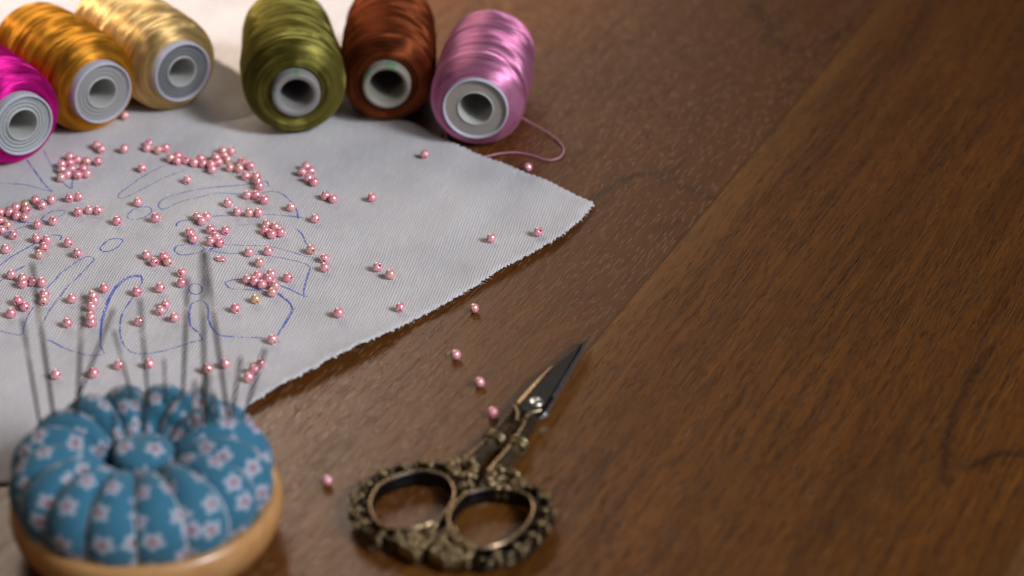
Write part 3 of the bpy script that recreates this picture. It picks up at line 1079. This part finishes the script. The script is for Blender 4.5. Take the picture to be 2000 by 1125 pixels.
    for p in parts[1:]:
        p.location = off
        p.rotation_mode = 'QUATERNION'
        p.rotation_quaternion = q
    tag(root, label, 'thread spool', 'spools of embroidery thread')
    return root


CAPW = mat_simple('white_plastic', (0.44, 0.44, 0.51), 0.45, Subsurface_Weight=0.0)
TUBE = mat_simple('tube_card', (0.44, 0.44, 0.42), 0.6)
CORE = mat_paper('grey_card', (0.28, 0.268, 0.265), 0.6, (0.19, 0.19, 0.20))
CORE_DARK = mat_paper('dark_card', (0.15, 0.15, 0.16), 0.6, (0.05, 0.07, 0.08))
CORE_MINT = mat_paper('pale_card', (0.36, 0.375, 0.375), 0.8, (0.13, 0.16, 0.18))
CORE_RAW = mat_paper('raw_card', (0.31, 0.285, 0.25), 0.0, (0.22, 0.20, 0.175))
PAPER = mat_paper('cream_paper', (0.225, 0.20, 0.195), 0.0, (0.14, 0.26, 0.23))
PAPERG = mat_paper('grey_paper', (0.215, 0.195, 0.165), 0.0, (0.24, 0.22, 0.18))
GREENP = mat_simple('green_print', (0.10, 0.22, 0.10), 0.7)
T_MAG = mat_thread('magenta_thread', (0.55, 0.006, 0.20), (0.80, 0.018, 0.36), 1.0)
T_ORG = mat_thread('orange_thread', (0.38, 0.130, 0.008), (0.80, 0.35, 0.034), 2.0)
T_CRM = mat_thread('cream_thread', (0.58, 0.34, 0.110), (0.92, 0.66, 0.29), 3.0)
T_GRN = mat_thread('green_thread', (0.085, 0.074, 0.010), (0.29, 0.255, 0.058), 4.0)
T_BRN = mat_thread('brown_thread', (0.085, 0.0160, 0.0045), (0.29, 0.068, 0.020), 5.0)
T_PNK = mat_thread('pink_thread', (0.60, 0.14, 0.32), (0.97, 0.42, 0.67), 6.0)

spool('thread_spool', 'magenta thread spool with a grey ringed end, cut by the picture edge', (47, 245), 0.0178, R(-37), 0.0180, 0.058, 0.0112, 0.0054, (T_MAG, CAPW, CORE_MINT), 'cap', seed=1, protr=0.0042)
spool('thread_spool', 'orange gold thread spool between the magenta and the cream spool', (202, 183), 0.0178, R(-37), 0.0180, 0.058, 0.0114, 0.0054, (T_ORG, CAPW, CORE), 'cap', seed=2, protr=0.0042)
spool('thread_spool', 'pale cream thread spool with a dark grey ringed end', (358, 142), 0.0176, R(-36), 0.0178, 0.060, 0.0113, 0.0054, (T_CRM, CAPW, CORE_DARK), 'cap', seed=3, protr=0.0036)
spool('thread_spool', 'olive green thread spool lying on the cloth beside the brown one', (579, 187), 0.0186, R(-8), 0.0188, 0.064, 0.0086, 0.0056, (T_GRN, PAPER, GREENP, [(1.55, 1.72), (0.30, 0.42)]), 'tube', seed=4, back=0.0168)
spool('thread_spool', 'reddish brown thread spool between the green and the pink spool', (755, 171), 0.0172, R(-1), 0.0174, 0.064, 0.0087, 0.0062, (T_BRN, PAPERG, GREENP, [(1.60, 1.95), (0.45, 0.80)]), 'tube', seed=5)
sp = spool('thread_spool', 'pink thread spool on the bare wood with its loose thread end', (928, 214), 0.0168, R(6), 0.0171, 0.057, 0.0117, 0.0060, (T_PNK, CAPW, CORE_RAW), 'flat', seed=6, on_cloth=False, protr=0.0016)

# the loose end of the pink thread
pts = [(1003, 238), (1030, 243), (1062, 256), (1088, 273), (1101, 290), (1096, 305), (1080, 312), (1062, 311), (1038, 303), (1008, 298), (975, 300), (945, 307), (920, 311), (904, 309), (888, 302), (878, 292), (872, 277), (868, 262)]
loc = [at(a, b, 0.0006) for a, b in pts]
loc[0].z, loc[1].z, loc[2].z = 0.0045, 0.002, 0.0010
loc[-1].z, loc[-2].z = 0.0030, 0.0014
bm = bmesh.new()
base = Vector(sp.location)
tube(bm, [p - base for p in spline(loc, 8)], 0.00029, 8)
lt = mesh_obj('loose_thread', bm, mat_simple('pink_strand', (0.55, 0.20, 0.31), 0.5, Sheen_Weight=0.3), sp)

# ------------------------------------------------------------------ pincushion
PX = at(287, 1046, 0.0)
cush = empty('pincushion', (PX.x, PX.y, 0))
tag(cush, 'round pincushion in blue floral cotton on a pale wooden base', 'pincushion')
bm = bmesh.new()
prof = [(0.0005, 0.0), (0.0315, 0.0), (0.0330, 0.0008), (0.0353, 0.0036), (0.0370, 0.0072), (0.0377, 0.0106), (0.0376, 0.0132), (0.0370, 0.0150), (0.0358, 0.0158), (0.0340, 0.0152), (0.0320, 0.0130), (0.0005, 0.0100)]
lathe(bm, prof, 96)
bmesh.ops.recalc_face_normals(bm, faces=bm.faces[:])
wb = mesh_obj('wooden_base', bm, mat_beech(), cush)
wb.location = (0.0009, 0, 0)
wb.scale = (0.978, 0.978, 0.95)
FAB = mat_fabric()
NL = 16
PH0 = -math.pi / 2 - R(6.5)
TR, TA, TB, TZ = 0.0217, 0.0139, 0.0134, 0.0198


def lobe(phi, t):
    g = abs(math.cos(NL / 2 * (phi - PH0)))
    irr = 0.0005 * noise.noise((math.cos(phi) * 2.1, math.sin(phi) * 2.1, 0.3))
    g = g ** 0.55
    top = max(0.0, math.sin(t))
    outw = max(0.0, math.cos(t))
    k = 1 - (0.15 + 0.12 * top) * (1 - g)
    a = TA * k + irr
    b = TB * (1 - (0.22 * top + 0.05) * (1 - g)) + irr
    return TR + a * math.cos(t), TZ + b * math.sin(t)


def build_torus():
    nphi, nt = 384, 44
    me = bpy.data.meshes.new('cushion')
    V, F, UV = [], [], []
    ts = [R(-48) + (R(205) - R(-48)) * j / nt for j in range(nt + 1)]
    for i in range(nphi + 1):
        phi = PH0 + math.pi / NL + 2 * math.pi * i / nphi
        for t in ts:
            r, z = lobe(phi, t)
            V.append((r * math.cos(phi), r * math.sin(phi), z))
    W = nt + 1
    loops = []
    for i in range(nphi):
        for j in range(nt):
            F.append((i * W + j, (i + 1) * W + j, (i + 1) * W + j + 1, i * W + j + 1))
            for a, b in ((i, j), (i + 1, j), (i + 1, j + 1), (i, j + 1)):
                rr = 0.7 + 0.3 * math.cos(ts[b])
                loops.append((2 * math.pi * a / nphi * 0.030, ts[b] * 0.0145))
    me.from_pydata(V, [], F)
    uv = me.uv_layers.new(name='UVMap')
    uv.data.foreach_set('uv', [c for l in loops for c in l])
    me.polygons.foreach_set('use_smooth', [True] * len(F))
    me.materials.append(FAB)
    o = bpy.data.objects.new('cushion', me)
    COL.objects.link(o)
    o.parent = cush
    return o


build_torus()


def build_button():
    n, prof = 64, []
    for i in range(13):
        a = math.pi / 2 * i / 12
        prof.append((0.0083 * math.sin(a) ** 0.9 if i else 0.00005, 0.0268 + 0.0034 * math.cos(a)))
    prof += [(0.0082, 0.0245), (0.0078, 0.0230), (0.0070, 0.0215)]
    me = bpy.data.meshes.new('button')
    V, F, L = [], [], []
    for r, z in prof:
        for kx in range(n):
            a = 2 * math.pi * kx / n
            V.append((r * math.cos(a), r * math.sin(a), z))
    for i in range(len(prof) - 1):
        for kx in range(n):
            f = (i * n + kx, (i + 1) * n + kx, (i + 1) * n + (kx + 1) % n, i * n + (kx + 1) % n)
            F.append(f)
            for v in f:
                x, y, z = V[v]
                e = 1 + max(0, 0.0262 - z) / 0.0083
                L.append((x * e + 0.0513, y * e + 0.0307))
    me.from_pydata(V, [], F)
    uv = me.uv_layers.new(name='UVMap')
    uv.data.foreach_set('uv', [c for l in L for c in l])
    me.polygons.foreach_set('use_smooth', [True] * len(F))
    me.materials.append(FAB)
    o = bpy.data.objects.new('covered_button', me)
    COL.objects.link(o)
    o.parent = cush
    o.rotation_euler = (R(-2), R(2), 0)


build_button()
CORD = mat_simple('pale_cord', (0.46, 0.49, 0.53), 0.8)
for kx in range(NL):
    phi = PH0 + math.pi / NL + 2 * math.pi * kx / NL
    pts = []
    for j in range(30):
        t = R(-40) + (R(190) - R(-40)) * j / 29
        r, z = lobe(phi, t)
        nr, nz = math.cos(t), math.sin(t)
        pts.append(((r + 0.0001 * nr) * math.cos(phi), (r + 0.0001 * nr) * math.sin(phi), z + 0.0001 * nz))
    bm = bmesh.new()
    tube(bm, pts, 0.00050, 6)
    mesh_obj('tufting_cord', bm, CORD, cush)

# ------------------------------------------------------------------ needles
STEEL = mat_metal('tarnished_steel', (0.34, 0.30, 0.26), (0.10, 0.08, 0.065), 0.20, 900, bump=0.05)
needles = [
    ((113, 872), (62, 512), .00052, 'tallest dark thick needle at the far left of the cushion', .012),
    ((78, 830), (43, 622), .00042, 'thin needle farthest left, behind the tallest dark one', .016),
    ((146, 880), (163, 572), .00045, 'upright needle right of the tallest dark one', .010),
    ((138, 815), (222, 602), .00042, 'needle leaning strongly right, crossing the upright one', .014),
    ((262, 790), (222, 645), .00034, 'short thin needle leaning left over the back lobes', .018),
    ((292, 815), (273, 585), .00040, 'slim needle rising over the middle of the back lobes', .016),
    ((324, 800), (320, 700), .00032, 'shortest upright needle behind the button', .018),
    ((357, 772), (367, 542), .00046, 'straight dark needle on the rearmost lobe', .020),
    ((400, 885), (396, 490), .00050, 'tall upright needle in the right needle cluster', .006),
    ((450, 850), (399, 488), .00052, 'tall needle leaning left whose head meets the upright one', .008),
    ((447, 850), (470, 697), .00042, 'blurred needle leaning right beside the right cluster', .010),
    ((478, 808), (518, 680), .00046, 'brown needle leaning right at the cushion side', .012),
    ((376, 900), (380, 742), .00036, 'first fine pin of the dense upright pins', .004),
    ((391, 895), (391, 752), .00034, 'second fine pin of the dense upright pins', .004),
    ((408, 880), (407, 728), .00036, 'third fine pin of the dense upright pins', .006),
    ((418, 872), (417, 765), .00034, 'last fine pin of the dense upright pins', .006),
    ((225, 925), (221, 808), .00042, 'short rusty needle beside the covered button', -.002),
]
for bpx, tpx, rd, lab, dy in needles:
    y = PX.y + dy
    b = at_y(bpx[0], bpx[1], y)
    # the cushion surface under the foot: sink until inside the lobes
    loc_ = b - Vector((PX.x, PX.y, 0))
    t = at_y(tpx[0], tpx[1], y + random.uniform(-.002, .003))
    ax = (b - t)
    b2 = b + ax.normalized() * 0.006
    foot = b2
    root = empty('needle', foot)
    d = t - foot
    L = d.length
    bm = bmesh.new()
    seg = [0.0, 0.15, 0.5, 0.80]
    rd *= 1.10
    tube(bm, [d * s for s in seg], [rd * 0.6, rd * 0.85, rd, rd], 10)
    mesh_obj('shaft', bm, STEEL, root)
    bm = bmesh.new()
    # the eye: two thin sides round a slot
    u = d.normalized()
    side = u.cross(Vector((0, 1, 0))).normalized()
    lp = []
    for kx in range(20):
        a = 2 * math.pi * kx / 20
        lp.append(d * 0.80 + u * (L * 0.10 - 0.0000) + u * (L * 0.10 * math.cos(a)) + side * (rd * 0.85 * math.sin(a)))
    tube(bm, lp, rd * 0.52, 8, closed=True)
    mesh_obj('eye', bm, STEEL, root)
    tag(root, lab, 'needle', 'needles stuck in the pincushion')

# ------------------------------------------------------------------ scissors
BRONZE = mat_metal('antique_bronze', (0.25, 0.18, 0.095), (0.006, 0.005, 0.0045), 0.20, 700, bump=0.35, dist=0.0005)
BRONZE_S = mat_metal('smooth_bronze', (0.36, 0.255, 0.155), (0.060, 0.045, 0.034), 0.18, 900, bump=0.10, dist=0.0004)
BLADE = mat_metal('dark_blade_steel', (0.026, 0.028, 0.033), (0.010, 0.011, 0.013), 0.34, 260, bump=0.04)
EDGE = mat_metal('ground_edge_steel', (0.42, 0.43, 0.45), (0.22, 0.22, 0.24), 0.28, 500, bump=0.04)
BRONZE_D = mat_metal('dark_bronze', (0.030, 0.026, 0.026), (0.008, 0.007, 0.008), 0.25, 500, bump=0.1)
BRASS = mat_metal('pale_brass', (0.52, 0.42, 0.24), (0.20, 0.15, 0.08), 0.30, 600, bump=0.08)
SCR = mat_metal('screw_steel', (0.62, 0.57, 0.50), (0.25, 0.22, 0.18), 0.22, 500, bump=0.05)
SC0 = at(960, 880, 0)
sciss = empty('scissors', (SC0.x, SC0.y, 0))
tag(sciss, 'small ornate antique bronze embroidery scissors lying closed on the wood', 'scissors')


def sp_obj(name, bm, mat, parent=None, smooth=True):
    for v in bm.verts:
        v.co -= Vector((SC0.x, SC0.y, 0))
    o = mesh_obj(name, bm, mat, parent or sciss, smooth)
    return o


ringL = [(729, 990), (731, 970), (744, 949), (767, 934), (799, 923), (825, 920), (855, 925), (874, 937), (882, 954), (882, 967), (876, 984), (863, 1001), (842, 1015), (816, 1024), (786, 1028), (757, 1024), (738, 1011)]
ringR = [(882, 1010), (887, 995), (902, 975), (919, 962), (945, 955), (971, 953), (1001, 957), (1025, 966), (1036, 979), (1037, 996), (1028, 1016), (1010, 1036), (984, 1053), (960, 1062), (934, 1065), (913, 1062), (895, 1051), (885, 1033)]
RZ0, RZ1 = 0.0010, 0.0058


def outline(px, z, per=10):
    return spline([at(a, b, z) for a, b in px], per, True)


def centroid(P):
    c = Vector((0, 0, 0))
    for p in P:
        c += p
    return c / len(P)


def normals(P):
    c = centroid(P)
    out = []
    for i in range(len(P)):
        t = (P[(i + 1) % len(P)] - P[i - 1]).normalized()
        nrm = Vector((t.y, -t.x, 0))
        if nrm.dot(P[i] - c) < 0:
            nrm = -nrm
        out.append(nrm)
    return out


def band_loop(bm, P, N, sections):
    """sections: [(offset, z)] closed cross-section swept along the closed line P"""
    rows = [[bm.verts.new((p.x + n.x * o, p.y + n.y * o, z)) for o, z in sections] for p, n in zip(P, N)]
    m, s = len(rows), len(sections)
    for i in range(m):
        a, b = rows[i], rows[(i + 1) % m]
        for j in range(s):
            bm.faces.new((a[j], a[(j + 1) % s], b[(j + 1) % s], b[j]))


def build_handle(ring, skip_dir, seed, shank_left, shank_right, collar_t, rosette, fan):
    rnd = random.Random(seed)
    hnd = bpy.data.objects.new('handle', None)
    COL.objects.link(hnd)
    hnd.parent = sciss
    P = outline(ring, RZ1)
    N = normals(P)
    c = centroid(P)
    bm = bmesh.new()
    w = 0.0013
    band_loop(bm, P, N, [(0.0003, RZ0), (0.0, RZ0 + 0.001), (0.0, RZ1 - 0.0008), (0.0003, RZ1 - 0.0002), (0.0008, RZ1), (w - 0.0004, RZ1 - 0.0001), (w, RZ1 - 0.0006), (w, RZ0 + 0.0006), (w - 0.0004, RZ0)])
    bmesh.ops.recalc_face_normals(bm, faces=bm.faces[:])
    fr_ = sp_obj('finger_ring', bm, BRONZE_S, hnd)
    fr_.data.materials.append(BRONZE_D)
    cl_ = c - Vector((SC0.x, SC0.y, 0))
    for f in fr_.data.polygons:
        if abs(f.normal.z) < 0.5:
            f.material_index = 1  # steep walls of the ring take the darker bronze
    # the filigree round the ring: scallops, scrolls and little balls
    bm = bmesh.new()
    m = len(P)
    arc = [0.0]
    for i in range(m):
        arc.append(arc[-1] + (P[(i + 1) % m] - P[i]).length)
    total = arc[-1]
    ns = 15
    last = None
    open_pts = []
    for i in range(m):
        s = arc[i] / total * ns
        d = (P[i] - c).normalized().dot(skip_dir)
        k = max(0.0, min(1.0, (0.55 - d) / 0.25))
        off = (w + 0.0026 + 0.0015 * abs(math.sin(math.pi * s)) ** 0.8) * k + w * 0.6 * (1 - k)
        open_pts.append((P[i] + N[i] * off, k, s, i))
    runs, cur = [], []
    order = open_pts + open_pts
    started = False
    for q in order:
        if q[1] > 0.15:
            if started:
                cur.append(q)
        else:
            started = True
            if cur:
                runs.append(cur)
                break
            cur = []
    run = runs[0] if runs else open_pts
    pts = [q[0] for q in run]
    for zt, rr in ((RZ1 - 0.0010, 0.00062), (RZ1 - 0.0024, 0.00075), (RZ1 - 0.0040, 0.00070)):
        tube(bm, [Vector((p.x, p.y, zt)) for p in pts], rr, 8)
    prev = None
    for q in run:
        p, k, s, i = q
        f = int(math.floor(s))
        if prev is not None and f != prev:
            bpos = P[i] + N[i] * (w + 0.0026)
            for zt, rr in ((RZ1 - 0.0006, 0.00105), (RZ1 - 0.0032, 0.00100)):
                ball(bm, (bpos.x, bpos.y, zt), rr, 2, (1, 1, 1.0))
            a = P[i] + N[i] * (w * 0.7)
            tube(bm, [Vector((a.x, a.y, RZ1 - 0.0012)), Vector((bpos.x, bpos.y, RZ1 - 0.0012))], 0.0007, 6)
            b2 = P[i] + N[i] * (w + 0.0047)
            ball(bm, (b2.x, b2.y, RZ1 - 0.0010), 0.00095, 2)
            ball(bm, (b2.x, b2.y, RZ1 - 0.0028), 0.0010, 2, (1, 1, 1.6))
        prev = f
        if rnd.random() < 0.22:
            e = pts[0]
            pp = p + N[i] * rnd.uniform(-0.0006, 0.0005)
            ball(bm, (pp.x, pp.y, RZ1 - 0.0006 + rnd.uniform(-.0004, .0003)), rnd.uniform(0.00055, 0.0008), 1)
    # rosette where ring and shank meet
    rcx, rcy, ra, rb_, rot = rosette
    cc = at(rcx, rcy, RZ1 - 0.001)
    for i in range(10):
        a = 2 * math.pi * i / 10 + rot
        q = cc + Vector((ra * math.cos(a), rb_ * math.sin(a), 0))
        ball(bm, (q.x, q.y, RZ1 - 0.0010 + rnd.uniform(-.0003, .0005)), rnd.uniform(0.00115, 0.00160), 2, (1, 1, 0.9))
        ball(bm, (q.x, q.y, RZ1 - 0.0030), rnd.uniform(0.0012, 0.0016), 2)
        for j in range(3):
            q2 = q + Vector((rnd.uniform(-1, 1), rnd.uniform(-1, 1), 0)) * 0.0011
            ball(bm, (q2.x, q2.y, RZ1 - 0.0002 + rnd.uniform(-.0005, .0003)), rnd.uniform(0.0004, 0.00065), 1)
    # shell shaped fan at the foot of the ring
    fp = [at(a, b, RZ1 - 0.0012) for a, b in fan]
    fc = centroid(fp)
    for i in range(len(fp)):
        a, b = fp[i], fp[(i + 1) % len(fp)]
        for j in range(5):
            q = a.lerp(b, j / 5.0)
            ball(bm, (q.x, q.y, RZ1 - 0.0012 + rnd.uniform(-.0004, .0004)), rnd.uniform(0.0008, 0.0012), 2)
            q = q + (q - fc).normalized() * 0.0002
            ball(bm, (q.x, q.y, RZ1 - 0.0030), 0.0011, 2, (1, 1, 1.9))
    for i in range(34):
        wts = [rnd.random() ** 1.5 for _ in fp]
        sm = sum(wts)
        q = Vector((0, 0, 0))
        for wt, p in zip(wts, fp):
            q += p * (wt / sm)
        ball(bm, (q.x, q.y, RZ1 - 0.0022 + rnd.uniform(-.0008, .0010)), rnd.uniform(0.0008, 0.0014), 2)
    sp_obj('filigree', bm, BRONZE, hnd)
    # shank: a chamfered bar between the two pixel edges
    zt, zb = 0.0052, 0.0016
    bm = bmesh.new()
    A = [at(a, b, zt - 0.0009) for a, b in shank_left]
    B = [at(a, b, zt - 0.0009) for a, b in shank_right]
    B = [a.lerp(b, 0.76) for a, b in zip(A, B)]
    rows = []
    for a, b in zip(A, B):
        d = (b - a)
        a_, b_ = Vector((a.x, a.y, 0)), Vector((b.x, b.y, 0))
        dn = d.normalized()
        L = d.length
        sec = [(0.00, zt - 0.0010), (0.05 * L, zt - 0.00048), (0.36 * L, zt), (0.44 * L, zt - 0.0001), (0.80 * L, zt - 0.0016), (0.97 * L, zt - 0.0030), (L * 0.9, zb), (0.06 * L, zb)]
        rows.append([bm.verts.new((a_ + dn * o).to_tuple()[:2] + (z,)) for o, z in sec])
    s = len(rows[0])
    for r0, r1 in zip(rows[:-1], rows[1:]):
        for j in range(s):
            bm.faces.new((r0[j], r0[(j + 1) % s], r1[(j + 1) % s], r1[j]))
    bm.faces.new(rows[0])
    bm.faces.new(list(reversed(rows[-1])))
    bmesh.ops.recalc_face_normals(bm, faces=bm.faces[:])
    bmesh.ops.bevel(bm, geom=[e for e in bm.edges if e.calc_length() > 0.004], offset=0.00022, segments=2, affect='EDGES')
    sp_obj('shank', bm, BRONZE_S, hnd, False)
    # collars
    bm = bmesh.new()
    for t, rr in collar_t:
        i = int(t)
        f = t - i
        a = A[i].lerp(A[min(i + 1, len(A) - 1)], f)
        b = B[i].lerp(B[min(i + 1, len(B) - 1)], f)
        mid = (a + b) / 2
        ax = ((A[-1] + B[-1]) - (A[0] + B[0])).normalized()
        ax.z = 0
        sd = Vector((ax.y, -ax.x, 0)).normalized()
        hw = (b - a).length / 2 * 1.0 + 0.0004
        loop = []
        for kx in range(28):
            g = 2 * math.pi * kx / 28
            loop.append(Vector((mid.x, mid.y, 0.0033)) + sd * (hw * math.cos(g)) + Vector((0, 0, 0.0023 * math.sin(g))))
        tube(bm, loop, rr, 8, closed=True)
    sp_obj('collar', bm, BRASS, hnd)
    return hnd


build_handle(ringL, Vector((0.86, -0.5, 0)).normalized(), 11,
             [(893, 903), (904, 893), (931, 870), (957, 848), (963, 840), (982, 819), (1004, 796), (1016, 784)],
             [(930, 922), (939, 910), (957, 891), (975, 872), (983, 861), (996, 842), (1014, 820), (1026, 806)],
             [(3.0, 0.0005), (3.6, 0.0008)],
             (904, 914, 0.0035, 0.0044, 0.2),
             [(775, 1037), (812, 1033), (850, 1026), (842, 1052), (812, 1080), (786, 1066)])
build_handle(ringR, Vector((-0.86, 0.45, 0)).normalized(), 23,
             [(948, 921), (961, 905), (980, 884), (997, 863), (1005, 852), (1016, 834), (1027, 817), (1034, 808)],
             [(985, 932), (997, 917), (1012, 899), (1027, 880), (1034, 866), (1046, 843), (1058, 818), (1064, 803)],
             [(3.0, 0.0005), (3.6, 0.0008)],
             (984, 938, 0.0040, 0.0045, 0.5),
             [(884, 1030), (898, 1058), (925, 1068), (912, 1090), (870, 1092), (845, 1078), (862, 1056)])


def plate(name, px, z0, z1, mat, bev=0.0003):
    bm = bmesh.new()
    top = [bm.verts.new(at(a, b, z1)) for a, b in px]
    bot = [bm.verts.new((v.co.x, v.co.y, z0)) for v in top]
    bm.faces.new(top)
    bm.faces.new(list(reversed(bot)))
    m = len(top)
    for i in range(m):
        bm.faces.new((top[i], bot[i], bot[(i + 1) % m], top[(i + 1) % m]))
    bmesh.ops.recalc_face_normals(bm, faces=bm.faces[:])
    if bev:
        bmesh.ops.bevel(bm, geom=[e for e in bm.edges if e.verts[0].co.z > z1 - 1e-6 and e.verts[1].co.z > z1 - 1e-6], offset=bev, segments=2, affect='EDGES')
    return sp_obj(name, bm, mat, None, False)


b1 = plate('blade', [(1149, 655), (1120, 681), (1077, 717), (1045, 751), (1012, 787), (1016, 800), (1034, 812), (1058, 806), (1068, 792), (1080, 773), (1108, 727)], 0.0036, 0.0050, BLADE, 0.0006)
b2 = plate('blade', [(1151, 656), (1126, 676), (1090, 712), (1050, 752), (1030, 790), (1050, 812), (1070, 805), (1084, 776), (1113, 727)], 0.0019, 0.0034, EDGE, 0.0005)
# ground edge of the upper blade and its polished spine
bm = bmesh.new()
pa = [at(a, b, 0.0051) for a, b in [(1149, 655.5), (1108, 725), (1078, 774)]]
pb_ = [at(a, b, 0.0043) for a, b in [(1151, 656), (1112, 728), (1083, 777)]]
va = [bm.verts.new(p) for p in pa]
vb = [bm.verts.new(p) for p in pb_]
vc = [bm.verts.new((p.x, p.y, 0.0037)) for p in pb_]
for i in range(2):
    bm.faces.new((va[i], vb[i], vb[i + 1], va[i + 1]))
    bm.faces.new((vb[i], vc[i], vc[i + 1], vb[i + 1]))
sp_obj('cutting_edge', bm, EDGE, b1, False)
bm = bmesh.new()
rows = []
for (l, r) in (((1077, 714), (1080, 716)), ((1042, 748), (1048, 751)), ((1009, 785), (1015, 788))):
    a, b = at(l[0], l[1], 0.0049), at(r[0], r[1], 0.0053)
    rows.append([bm.verts.new(p) for p in (a, b, (b.x, b.y, 0.0040), (a.x, a.y, 0.0034))])
for r0, r1 in zip(rows[:-1], rows[1:]):
    for q in range(4):
        bm.faces.new((r0[q], r0[(q + 1) % 4], r1[(q + 1) % 4], r1[q]))
bm.faces.new(rows[0])
bm.faces.new(list(reversed(rows[-1])))
bmesh.ops.recalc_face_normals(bm, faces=bm.faces[:])
sp_obj('spine', bm, BRONZE_S, b1, False)
# pivot screw with a slot
bm = bmesh.new()
pc = at(1047, 784, 0.0054)
prof = [(0.0025, 0.0046)]
for i in range(9):
    a = math.pi / 2 * i / 8
    prof.append((0.00242 * math.cos(a) if i < 8 else 0.00004, 0.0051 + 0.0011 * math.sin(a)))
lathe(bm, prof, 48)
bmesh.ops.recalc_face_normals(bm, faces=bm.faces[:])
for v in bm.verts:
    # press the slot into the dome
    sdir = Vector((0.80, 0.60))
    dd = abs(v.co.x * sdir.y - v.co.y * sdir.x)
    if dd < 0.00042 and v.co.z > 0.0052:
        v.co.z = 0.0052
    v.co += Vector((pc.x, pc.y, 0))
scw = sp_obj('pivot_screw', bm, SCR)
# raised brass lips where the handles grip the blades
for pts in ([(1002, 793), (1010, 802), (1012, 812), (1009, 820)], [(1027, 815), (1040, 806), (1057, 801)]):
    bm = bmesh.new()
    tube(bm, spline([at(a, b, 0.0056) for a, b in pts], 6), 0.00062, 8)
    sp_obj('brass_lip', bm, BRASS)
